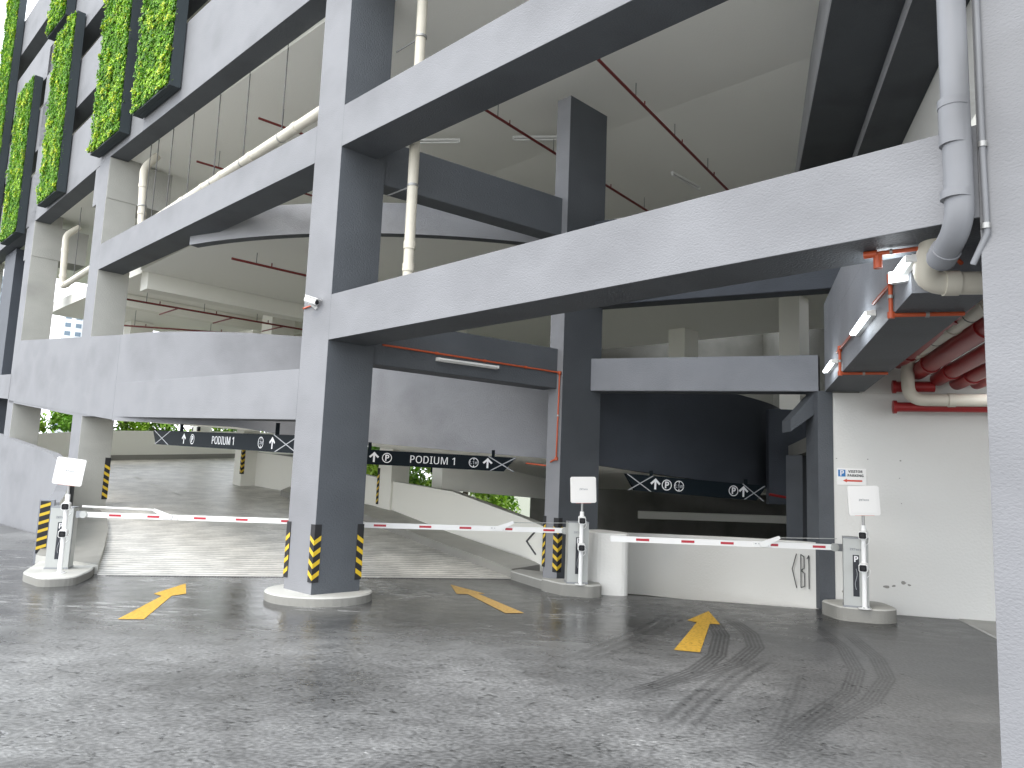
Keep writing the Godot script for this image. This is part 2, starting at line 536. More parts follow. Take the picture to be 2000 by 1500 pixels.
	mt.detail_albedo = ntex(FastNoiseLite.TYPE_SIMPLEX, 0.09, 512, 41, 0.0, ramp([[0.0, grey(0.78)], [0.5, grey(1.0)], [1.0, grey(0.97)]]), 4)
	M["apron"] = mt
func make_ramp_material() -> void:
	# grooved brushed concrete: wavy grooves across the slope, wheel paths polished
	var w := 1024
	var h := 1024
	var n := FastNoiseLite.new()
	n.seed = 21; n.frequency = 0.01; n.fractal_octaves = 4
	var a := n.get_image(w, h, false, false, false); a.convert(Image.FORMAT_L8)
	var ad := a.get_data()
	n.seed = 22; n.frequency = 0.09
	var f := n.get_image(w, h, false, false, false); f.convert(Image.FORMAT_L8)
	var fd := f.get_data()
	var img := PackedByteArray(); img.resize(w * h * 3)
	var hh := PackedByteArray(); hh.resize(w * h)
	for y in h:
		for x in w:
			var i := y * w + x
			var na := ad[i] / 255.0
			var nf := fd[i] / 255.0
			var gph := float(y) / h * 8.0 / 0.16 + (na - 0.5) * 0.7
			var g := pow(0.5 + 0.5 * cos(gph * TAU), 5.0) * smoothstep(0.15, 0.6, nf + 0.2)
			var v := 0.81 + (na - 0.5) * 0.24 + (nf - 0.5) * 0.10 - g * 0.25
			img[i * 3] = int(255 * clampf(v, 0, 1)); img[i * 3 + 1] = int(255 * clampf(v * 0.99, 0, 1)); img[i * 3 + 2] = int(255 * clampf(v * 0.96, 0, 1))
			hh[i] = int(255 * clampf(0.6 - g * 0.35 + (nf - 0.5) * 0.1, 0, 1))
	var mt := StandardMaterial3D.new()
	mt.albedo_texture = ImageTexture.create_from_image(Image.create_from_data(w, h, false, Image.FORMAT_RGB8, img))
	var hi := Image.create_from_data(w, h, false, Image.FORMAT_L8, hh)
	hi.convert(Image.FORMAT_RGBA8)
	hi.bump_map_to_normal_map(7.0)
	mt.normal_enabled = true
	mt.normal_texture = ImageTexture.create_from_image(hi)
	mt.roughness = 0.42
	M["ramp"] = mt

# ---------------------------------------------------------------- the ramp plane
const RM := 0.115
func ramp_y(x: float, z: float) -> float:
	var d := (x + 6.92) * -0.229 + (z + 13.39) * -0.973
	return RM * d
func rp(x: float, z: float, lift := 0.0) -> Vector3:
	return Vector3(x, ramp_y(x, z) + lift, z)

# ---------------------------------------------------------------- helix of the car park ramps
func hel(ang: float, r := 10.0) -> Vector3:      # ang 0 at the facade, growing to the right and inward
	return uvp(-9.0 + r * sin(ang), 10.0 - r * cos(ang))
func tabl(t: Array, x: float) -> float:
	if x <= t[0][0]: return t[0][1]
	for i in t.size() - 1:
		if x <= t[i + 1][0]:
			return lerpf(t[i][1], t[i + 1][1], (x - t[i][0]) / (t[i + 1][0] - t[i][0]))
	return t[t.size() - 1][1]
const H1B := [[0.0, 2.88], [0.45, 2.70], [0.57, 2.54], [0.73, 2.47], [0.9, 2.38], [1.08, 2.31], [1.19, 2.23], [1.35, 2.09], [1.53, 1.98], [1.85, 1.86], [2.4, 1.7]]
const H1T := [[0.0, 4.88], [0.16, 4.79], [0.44, 4.62], [0.57, 4.52], [1.08, 4.3], [1.61, 3.99], [1.85, 3.9], [2.4, 3.7]]

func _ready() -> void:
	# ---------------- camera, sky, sun, exposure
	var cam := Camera3D.new()
	cam.name = "camera"
	cam.fov = 53.13
	cam.near = 0.05
	cam.far = 3000.0
	var p := deg_to_rad(7.2)
	var r := deg_to_rad(2.2)
	cam.transform = Transform3D(Basis(Vector3.RIGHT, p) * Basis(Vector3(0, 0, 1), r), Vector3(0, 1.85, 0))
	add_child(cam)
	cam.current = true
	var we := WorldEnvironment.new()
	we.name = "environment"
	var env := Environment.new()
	env.background_mode = Environment.BG_SKY
	var sky := Sky.new()
	var sm := ProceduralSkyMaterial.new()
	sm.sky_top_color = Color(0.88, 0.905, 0.94)
	sm.sky_horizon_color = Color(0.97, 0.98, 1.0)
	sm.ground_horizon_color = Color(0.8, 0.8, 0.8)
	sm.ground_bottom_color = Color(0.4, 0.4, 0.4)
	sm.sky_curve = 0.3
	sm.sun_angle_max = 1.0
	sky.sky_material = sm
	env.sky = sky
	env.background_energy_multiplier = 1.25
	env.tonemap_mode = Environment.TONE_MAPPER_LINEAR
	env.tonemap_exposure = 3.4
	env.sdfgi_enabled = true
	env.ssao_enabled = true
	env.ssil_enabled = true
	we.environment = env
	add_child(we)
	var sun := DirectionalLight3D.new()
	sun.name = "sun"
	sun.light_energy = 0.18
	sun.light_angular_distance = 20.0
	sun.light_color = Color(1.0, 0.975, 0.94)
	sun.shadow_enabled = true
	sun.look_at_from_position(Vector3(-9, 16, 9), Vector3.ZERO)
	add_child(sun)

	make_materials()
	make_ground_material()
	make_ramp_material()
	build_ground()
	build_car_park()
	build_ramps()
	build_pipes()
	build_lamps_and_conduits()
	build_sprinklers()
	build_green_panels()
	build_signs()
	build_barriers()
	build_guards()
	build_surroundings()

# ---------------------------------------------------------------- setting
func build_ground() -> void:
	# terrain under everything, out to the horizon
	paint("terrain", lin(0.16, 0.17, 0.12), 0.9, null, 1, 4.0)
	prism("terrain", "terrain", "terrain", [xz(-900, 500), xz(900, 500), xz(900, -1200), xz(-900, -1200)], -1.6, -1.4)
	structure("terrain")
	# forecourt
	var poly := [xz(40, 60), xz(40, -13.3), xz(5.3, -13.2), xz(5.1, -12.62), xz(2.15, -13.42), xz(0.14, -15.05), xz(-6.92, -13.39), xz(-9.6, -18.6), xz(-12.2, -20.4), xz(-60, -68.2), xz(-130, -100), xz(-130, 60)]
	var p2 := PackedVector2Array()
	for q in poly: p2.append(Vector2(q.x, q.z))
	var idx := Geometry2D.triangulate_polygon(p2)
	var s := st("apron")
	for k in range(0, idx.size(), 3):
		var tr := [poly[idx[k]], poly[idx[k + 1]], poly[idx[k + 2]]]
		if (tr[1] - tr[0]).cross(tr[2] - tr[0]).y > 0: tr = [tr[0], tr[2], tr[1]]
		for q in tr:
			s.set_normal(Vector3.UP)
			s.set_uv(Vector2((q.x - GX0) / GW, (q.z - GZ0) / GH))
			s.set_uv2(Vector2(q.x, q.z) / 0.7)
			s.add_vertex(q)
	structure("forecourt_pavement", true)
	# pale concrete sheet added out of view to bounce light onto the soffits
	paint("road", lin(0.56, 0.55, 0.52), 0.85, fine_n, 0.6, 1.2)  # pale material of the added sheet that reflects light upward
	prism("road", "road", "road", [xz(-130, 2.5), xz(40, 2.5), xz(40, 40), xz(-130, 40)], -0.02, 0.006)
	structure("added_bounce_ground")
	# yellow lane arrows: stem and head in one painted sheet
	var arrows := [
		[[Vector2(-4.68, -9.64), Vector2(-4.39, -9.70), Vector2(-4.84, -11.52), Vector2(-4.73, -11.76), Vector2(-5.16, -12.78), Vector2(-5.16, -11.64), Vector2(-4.96, -11.47)], "road_yellow", "yellow arrow painted on the forecourt before the leftmost barrier arm"],
		[[Vector2(0.30, -11.19), Vector2(0.03, -11.13), Vector2(-0.58, -12.79), Vector2(-0.77, -12.80), Vector2(-0.95, -13.87), Vector2(-0.31, -12.92), Vector2(-0.42, -12.89)], "road_yellow_faded", "faded yellow arrow with worn tip painted right of the big corner column"],
		[[Vector2(1.97, -9.10), Vector2(2.25, -9.02), Vector2(2.85, -10.90), Vector2(2.99, -10.89), Vector2(3.12, -12.01), Vector2(2.59, -11.12), Vector2(2.69, -10.98)], "road_yellow", "yellow arrow beside dark tyre marks before the rightmost barrier arm"]]
	for a in arrows:
		var pl := []
		for q in a[0]: pl.append(xz(q.x, q.y, 0.005))
		flat_poly(a[1], pl)
		tag(put("painted_arrow"), a[2], "road marking", "yellow arrows painted on the forecourt")
	# drain channel where the ramps begin
	var a0 := xz(-6.75, -13.33, 0.006)
	var a1 := xz(0.1, -14.94, 0.006)
	var dd := (a1 - a0).normalized()
	var sd := Vector3(-dd.z, 0, dd.x)
	for k in 150:
		var c := a0.lerp(a1, (k + 0.5) / 150.0)
		quad("rod_dark", c - dd * 0.017 - sd * 0.05, c + dd * 0.017 - sd * 0.05, c + dd * 0.017 + sd * 0.05, c - dd * 0.017 + sd * 0.05, Vector3.UP)
	var slots := put("drain_slots")
	slots.set_meta("kind", "structure")
	slots.name = "drain_channel"

func rounded(poly: Array, r: float, n := 5) -> Array:
	var out := []
	for i in poly.size():
		var a: Vector3 = poly[(i - 1 + poly.size()) % poly.size()]
		var b: Vector3 = poly[i]
		var c: Vector3 = poly[(i + 1) % poly.size()]
		var rr := minf(r, minf((a - b).length(), (c - b).length()) * 0.45)
		out.append_array(bend(a, b, c, rr, n))
	return out
func kerb_block(poly: Array, y0: float, y1: float, mat := "concrete", side := "concrete_dirty") -> void:
	# top with a small rounded-off arris
	var inner := []
	var c := Vector3.ZERO
	for q in poly: c += q
	c /= poly.size()
	for q in poly: inner.append(q + (c - q).normalized() * 0.018)
	var n := poly.size()
	for i in n:
		var j := (i + 1) % n
		var up := Vector3(0, y1 - 0.018, 0)
		quad_out(side, poly[i] + Vector3(0, y0, 0), poly[j] + Vector3(0, y0, 0), poly[j] + up, poly[i] + up, c)
		quad_out(mat, poly[i] + up, poly[j] + up, inner[j] + Vector3(0, y1, 0), inner[i] + Vector3(0, y1, 0), c)
	var top := []
	for q in inner: top.append(q + Vector3(0, y1, 0))
	flat_poly(mat, top)

# ---------------------------------------------------------------- the car park building
func build_car_park() -> void:
	var B := thing("car_park_building", "grey and white multi storey car park with open beams and curved ramps", "building", uvp(-9, 6, 0))
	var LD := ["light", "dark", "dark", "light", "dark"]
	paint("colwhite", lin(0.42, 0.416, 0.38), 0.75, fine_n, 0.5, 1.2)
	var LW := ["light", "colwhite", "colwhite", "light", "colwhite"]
	# columns of the facade
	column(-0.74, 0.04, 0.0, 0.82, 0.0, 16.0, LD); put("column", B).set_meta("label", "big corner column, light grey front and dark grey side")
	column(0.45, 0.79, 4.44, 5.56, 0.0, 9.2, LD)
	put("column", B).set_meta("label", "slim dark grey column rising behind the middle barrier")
	column(-12.0, -11.22, 0.0, 0.76, 0.0, 16.0, LW); put("column", B)
	column(-12.35, -11.2, 0.01, 1.6, 8.75, 9.84, LW); put("column_head", B)
	column(-19.05, -18.3, 0.0, 0.8, 0.0, 16.0, LW); put("column", B)
	column(-19.3, -18.28, 0.01, 1.6, 8.5, 9.6, LW); put("column_head", B)
	column(-23.5, -21.9, 0.3, 1.1, 0.0, 9.5, "ink"); put("column", B)
	column(-27.0, -26.2, 0.0, 0.8, 0.0, 20.0, LW); put("column", B)
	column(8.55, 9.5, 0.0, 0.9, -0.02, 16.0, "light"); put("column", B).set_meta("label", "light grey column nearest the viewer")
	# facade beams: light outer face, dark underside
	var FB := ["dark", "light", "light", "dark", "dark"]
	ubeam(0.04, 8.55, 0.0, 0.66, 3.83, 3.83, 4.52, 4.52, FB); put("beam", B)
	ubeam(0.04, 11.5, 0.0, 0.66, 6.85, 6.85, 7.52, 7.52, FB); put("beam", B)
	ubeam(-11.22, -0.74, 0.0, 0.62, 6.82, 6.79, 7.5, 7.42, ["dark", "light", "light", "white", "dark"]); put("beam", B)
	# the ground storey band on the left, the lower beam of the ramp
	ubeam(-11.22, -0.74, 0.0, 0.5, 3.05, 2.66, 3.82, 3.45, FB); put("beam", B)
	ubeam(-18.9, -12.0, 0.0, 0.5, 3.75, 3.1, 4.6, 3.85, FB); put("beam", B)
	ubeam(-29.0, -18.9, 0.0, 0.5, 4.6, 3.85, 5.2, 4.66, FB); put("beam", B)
	# spandrels of the upper storeys
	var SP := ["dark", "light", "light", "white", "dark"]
	var lows := [[9.86, 11.74], [12.55, 14.15], [15.15, 16.75], [17.75, 19.3]]
	for k in lows.size():
		var b: float = lows[k][0]
		var t: float = lows[k][1]
		var tilt := 0.027
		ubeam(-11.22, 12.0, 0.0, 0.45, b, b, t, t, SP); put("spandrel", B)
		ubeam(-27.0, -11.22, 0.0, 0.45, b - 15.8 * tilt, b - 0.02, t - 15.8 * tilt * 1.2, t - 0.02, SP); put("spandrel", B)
	# decks of the upper storeys
	for k in 4:
		var y: float = lows[k][0] + 0.35
		slab("concrete", "soffit", "white", [uvp(-27, 0.45), uvp(-11.2, 0.45), uvp(-11.2, 16), uvp(-27, 16)], [y - 0.45, y - 0.05, y + 0.1, y - 0.4], [y - 0.2, y + 0.2, y + 0.35, y - 0.15])
		put("deck", B)
		if k > 0:
			prism("concrete", "soffit", "white", [uvp(-11.2, 0.45), uvp(10, 0.45), uvp(10, 16), uvp(-11.2, 16)], y - 0.05, y + 0.2)
			put("deck", B)
			for u in [-19.0, -12.0, -5.0, -0.6]:
				pass
	# a wall at the back of each upper deck closes the view
	for k in 4:
		var y: float = lows[k][0]
		if k > 0: prism("white", "white", "white", [uvp(-27, 6), uvp(10, 6), uvp(10, 6.3), uvp(-27, 6.3)], y - 0.6, y + 2.7)
		else: prism("white", "white", "white", [uvp(-21, 7), uvp(-9.8, 7), uvp(-9.8, 7.3), uvp(-21, 7.3)], 7.45, 9.7)
		put("wall", B)
	# first soffit over the entrance: level near the facade, then falling away
	slab("concrete", "soffit", "white", [uvp(-11.2, 0.45), uvp(9.6, 0.45), uvp(6.4, 6.68), uvp(-11.2, 6.9)], [9.92, 9.62, 9.55, 9.75], [10.2, 10.0, 9.95, 10.1])
	put("ceiling", B)
	slab("concrete", "soffit", "white", [uvp(-11.2, 6.9), uvp(6.4, 6.68), uvp(1.5, 18.5), uvp(-11.2, 18.5)], [9.75, 9.55, 7.9, 8.1], [10.1, 9.95, 8.3, 8.5])
	put("ceiling", B)
	# stepped ramp underside high on the right, running with the slanted beam
	var d := Vector3(-0.285, 0, 0.9585)
	var nrm := Vector3(0.9585, 0, 0.285)
	var q0 := uvp(5.4, 4.6) + nrm * 0.17    # a point under the strip
	var sA := q0 - d * 14.0
	var ln := d * 26.0
	bar(["dark", "light_brightened", "dark", "dark", "dark"], sA + Vector3(0, 8.7, 0), sA + ln + Vector3(0, 8.7, 0), -1.4, 1.31, 0.02)
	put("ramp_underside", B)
	bar(["dark", "light_brightened", "dark", "dark", "dark"], sA + nrm + Vector3(0, 8.5, 0), sA + nrm + ln + Vector3(0, 8.5, 0), -3.5, 1.2, 0.02)
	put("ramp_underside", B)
	# slanted beam D from the pier towards the right-hand column
	var d0 := xz(5.09, -12.29)
	bar(["dark", "light2", "light2", "light2", "light2"], d0 - d * 0.35 + Vector3(0, 3.52, 0), d0 + d * 6.35 + Vector3(0, 3.52, 0), -0.6, 0.98, 0.002)
	put("beam", B)
	bar(["dark", "light2", "light2", "light2", "light2"], d0 - d * 0.35 + Vector3(0, 4.5, 0), d0 + d * 5.0 + Vector3(0, 4.5, 0), -0.6, 0.5, 0.002)
	put("beam", B).set_meta("label", "slanted beam carrying three lit tube lamps")
	# pier and haunch at its far end
	extrude(["dark", "dark", "wallwhite", "dark", "dark"], PackedVector2Array([Vector2(-0.03, 0), Vector2(0.21, 0.03), Vector2(0.21, -0.5), Vector2(-0.03, -0.5)]), xz(5.1, -12.64), Vector3(1, 0, 0), Vector3(0, 0, 1), Vector3(0, 3.53, 0))
	put("pier", B)
	extrude("dark", PackedVector2Array([Vector2(0, 3.52), Vector2(-0.42, 3.05), Vector2(-0.42, 2.85), Vector2(0.05, 3.2)]), xz(5.1, -13.2), Vector3(1, 0, 0), Vector3.UP, Vector3(0, 0, 0.4))
	put("haunch", B)
	# upright wall above the passage, meeting the dark underside
	bar("wallwhite", xz(6.25, -10.59, 5.2) - d * 6.0, xz(6.25, -10.59, 5.2) + d * 5.6, -0.2, 3.29)
	put("wall", B)
	prism("concrete_dirty", "concrete_dirty", "concrete_dirty", [xz(-4.0, -29.6), xz(10.0, -29.6), xz(10.0, -29.9), xz(-4.0, -29.9)], 2.9, 8.3)
	put("wall", B)
	prism("concrete_dirty", "concrete_dirty", "concrete_dirty", [xz(9.75, -10.8), xz(10.0, -10.8), xz(10.0, -29.6), xz(9.75, -29.6)], 2.9, 6.6)
	put("wall", B)
	prism("concrete_dirty", "concrete_dirty", "concrete_dirty", [xz(9.75, -22.9), xz(10.0, -22.9), xz(10.0, -29.6), xz(9.75, -29.6)], 6.6, 8.3)
	put("wall", B)
	bar("white", xz(4.2, -25.0, 0.82), xz(10.5, -24.6, 0.86), 0.2, 0.24)
	put("rail", B)
	# ceiling and back of the basement hall
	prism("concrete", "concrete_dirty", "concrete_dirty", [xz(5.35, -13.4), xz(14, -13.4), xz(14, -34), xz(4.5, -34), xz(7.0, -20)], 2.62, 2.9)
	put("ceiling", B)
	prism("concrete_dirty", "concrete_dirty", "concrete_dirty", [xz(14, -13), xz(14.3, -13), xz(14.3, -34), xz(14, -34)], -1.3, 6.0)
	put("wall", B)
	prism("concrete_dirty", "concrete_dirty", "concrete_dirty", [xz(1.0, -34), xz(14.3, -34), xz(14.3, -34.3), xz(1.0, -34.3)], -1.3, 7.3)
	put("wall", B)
	bar("ink", xz(6.0, -17.8, 1.55), xz(8.4, -17.8, 1.55), -0.2, 2.2)  # dark filler sheet added where the gap beside the pier lies in shade
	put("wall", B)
	for q in [[0.75, 0.42, 0.05], [0.86, 0.44, 0.035], [1.0, 0.50, 0.05], [1.08, 0.47, 0.03], [0.05, 2.42, 0.015], [0.52, 2.42, 0.015], [1.0, 2.41, 0.02], [1.0, 1.73, 0.012], [0.98, 2.13, 0.012], [0.12, 0.3, 0.03]]:
		var sc: Vector3 = xz(5.31, -12.62, q[1]) + Vector3(0.9585, 0, 0.285) * q[0] + Vector3(-0.285, 0, 0.9585) * 0.002
		var blob := []
		for k in 9:
			var an := TAU * k / 9.0
			var rr: float = q[2] * (0.55 + 0.45 * absf(sin(k * 2.3 + q[0] * 7.0)))
			blob.append(sc + Vector3(0.9585, 0, 0.285) * cos(an) * rr + Vector3.UP * sin(an) * rr * 0.6)
		flat_poly("concrete_dirty", blob, Vector3(-0.285, 0, 0.9585))
		put("scuff", B)
	# white wall under it
	var w0 := xz(5.31, -12.62)
	var wd := Vector3(0.9585, 0, 0.285)
	var w1 := w0 + wd * 8.0
	bar("wallwhite", w0, w1, -0.25, 3.5, 0.006)
	put("wall", B).set_meta("label", "white wall behind the rightmost barrier")
	bar("wallwhite", w0 + Vector3(0, 3.5, 0) + wd * 0.45, w1 + Vector3(0, 3.5, 0), -0.25, 3.36, 0.006)
	put("wall", B)
	# ceiling over the passage behind the right-hand column
	prism("concrete", "concrete", "white", [w0 + wd * 0.5 - d * 0.2, w1, w1 + d * 9.0, w0 + wd * 0.5 + d * 9.0], 4.96, 5.2)
	put("ceiling", B)
	bar("wallwhite", w0 + wd * 7.5 , w0 + wd * 7.5 + d * 6.0, 0.25, 5.0, 0.006)
	put("wall", B)
	# cross beams behind the facade
	var b0 := uvp(0.0, 0.83)
	var b1 := uvp(0.65, 4.44)
	bar(["dark", "dark", "dark", "dark", "dark"], b1 + Vector3(0, 3.56, 0), b0 + Vector3(0, 3.58, 0), 0.4, 0.74)
	put("beam", B).set_meta("label", "dark cross beam carrying the unlit tube lamp")
	bar("dark", b1 + Vector3(0, 6.44, 0), b0 + Vector3(0, 6.5, 0), 0.4, 0.75)
	put("beam", B)
	var e0 := uvp(0.79, 5.25)
	var e1 := xz(5.12, -12.72)
	bar(["dark", "light2", "dark", "dark", "dark"], e0 + Vector3(0, 3.6, 0), e1 + Vector3(0, 3.53, 0), -0.45, 0.62)
	put("beam", B)
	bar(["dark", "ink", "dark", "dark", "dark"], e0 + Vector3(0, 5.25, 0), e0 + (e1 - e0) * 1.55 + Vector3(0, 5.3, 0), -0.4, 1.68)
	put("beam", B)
	# ---- first ramp ring: outer wall, deck
	var pts := []; var bs := []; var ts := []
	for i in 19:
		var a := 0.66 * i / 18.0
		pts.append(hel(a)); bs.append(tabl(H1B, a)); ts.append(tabl(H1T, a))
	strip_wall(["light", "white", "light", "white"], pts, bs, ts, 0.2)
	put("ramp_parapet", B)
	pts = []; bs = []; ts = []
	for i in 15:
		var a := 0.66 + 0.51 * i / 14.0
		pts.append(hel(a)); bs.append(tabl(H1B, a)); ts.append(tabl(H1T, a))
	strip_wall(["light_brightened", "white", "light_brightened", "white"], pts, bs, ts, 0.2)  # same wall carried on; its paler colour stands in for light
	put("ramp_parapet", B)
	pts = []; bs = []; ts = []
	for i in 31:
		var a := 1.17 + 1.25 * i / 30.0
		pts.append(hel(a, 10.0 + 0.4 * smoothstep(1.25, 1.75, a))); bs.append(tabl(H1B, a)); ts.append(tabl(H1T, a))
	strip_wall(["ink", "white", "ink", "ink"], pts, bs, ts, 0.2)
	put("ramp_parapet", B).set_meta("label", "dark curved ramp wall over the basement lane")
	# the parapet carried on along the facade to the left
	pts = []; bs = []; ts = []
	for i in 12:
		var u := -9.0 - 9.9 * i / 11.0
		pts.push_front(uvp(u, -0.003 - minf(0.009, i * 0.003))); bs.push_front(2.9 + (-9.0 - u) * 0.092); ts.push_front(4.88 + (-9.0 - u) * 0.088)
	strip_wall(["light", "white", "light", "white"], pts, bs, ts, 0.2)
	put("ramp_parapet", B)
	ring_deck(B, 0.0, 3.6, 4.2, func(a): return tabl(H1B, a) + 0.02, 0.3, "ramp_deck")
	# deck left of the ring
	slab("concrete", "soffit", "white", [uvp(-20.5, 0.2), uvp(-9, 0.2), uvp(-9, 5.8), uvp(-20.5, 5.8)], [3.98, 2.92, 2.92, 3.98], [4.28, 3.2, 3.2, 4.28])
	put("ramp_deck", B)
	# ---- second ramp ring
	pts = []; bs = []; ts = []
	for i in 31:
		var a := 0.265 + 1.095 * i / 30.0
		pts.append(hel(a)); bs.append(6.62); ts.append(7.25)
	strip_wall(["light_brightened", "white", "light_brightened", "dark"], pts, bs, ts, 0.22)
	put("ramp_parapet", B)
	var big := []
	for i in 16: big.append(hel(0.30 + 0.78 * i / 15.0, 9.8))
	big.append_array([uvp(0.7, 5.7), xz(9.6, -10.6), xz(9.6, -22.8), xz(8.5, -23.7), xz(3.5, -28.0), xz(-3.5, -31.5), uvp(-10.38, 14.0), uvp(-10.38, 0.75)])
	prism("concrete", "soffit", "white", big, 6.83, 7.1)
	put("ramp_deck", B)
	# upper deck left of it, on its own white beams and round the void
	prism("concrete", "soffit", "white", [uvp(-21, 1.3), uvp(-10.4, 1.3), uvp(-10.4, 24), uvp(-21, 24)], 7.15, 7.5)
	put("deck", B)
	column(-10.9, -10.4, 0.95, 14.0, 6.4, 7.14, "white"); put("beam", B)
	column(-20.9, -10.4, 7.0, 7.5, 6.7, 7.14, "white"); put("beam", B)
	column(-20.9, -10.4, 14.0, 14.5, 6.7, 7.14, "white"); put("beam", B)
	column(-15.4, -15.0, 1.3, 24.0, 6.75, 7.14, "white"); put("beam", B)
	for c in [[-20.1, 3.6], [-13.7, 5.8], [-20.0, 14.0], [-14.0, 18.0]]:
		column(c[0], c[0] + 0.7, c[1], c[1] + 0.8, 3.9, 7.14, "white"); put("column", B)
	# white back of the building behind the void
	column(-9.5, 9.0, 21.0, 21.3, 3.0, 6.6, "concrete_dirty"); put("wall", B)
	column(-3.6, -3.0, 14.5, 15.3, 3.0, 6.85, "white"); put("column", B)
	column(1.0, 1.55, 12.6, 13.15, 3.2, 6.85, "white"); put("column", B)
	column(2.7, 3.05, 9.35, 9.7, -1.2, 2.6, "dark"); put("column", B)
	# inner drum of the ramps
	pts = []; bs = []; ts = []
	for i in 25:
		var a := 0.86 + 1.9 * i / 24.0
		pts.append(hel(a, 4.2)); bs.append(1.15 + 0.4 * (1.0 - i / 24.0)); ts.append(3.0)
	strip_wall(["white", "white", "white", "white"], pts, bs, ts, 0.2)
	put("ramp_wall", B)

func ring_deck(B: Node3D, a0: float, a1: float, inner: float, hf: Callable, th: float, called: String) -> void:
	var n := 36
	for i in n:
		var a := lerpf(a0, a1, float(i) / n)
		var b := lerpf(a0, a1, float(i + 1) / n)
		var ya: float = hf.call(a)
		var yb: float = hf.call(b)
		var ia := hel(a, inner) + Vector3(0, ya, 0)
		var ib := hel(b, inner) + Vector3(0, yb, 0)
		var oa := hel(a, 9.82) + Vector3(0, ya, 0)
		var ob := hel(b, 9.82) + Vector3(0, yb, 0)
		var t := Vector3(0, th, 0)
		quad("soffit", ia, ib, ob, oa, Vector3.DOWN)
		quad("concrete", ia + t, ib + t, ob + t, oa + t, Vector3.UP)
		quad("white", ia, ib, ib + t, ia + t, (hel(a, inner - 1) - hel(a, inner)).normalized())
	put(called, B)

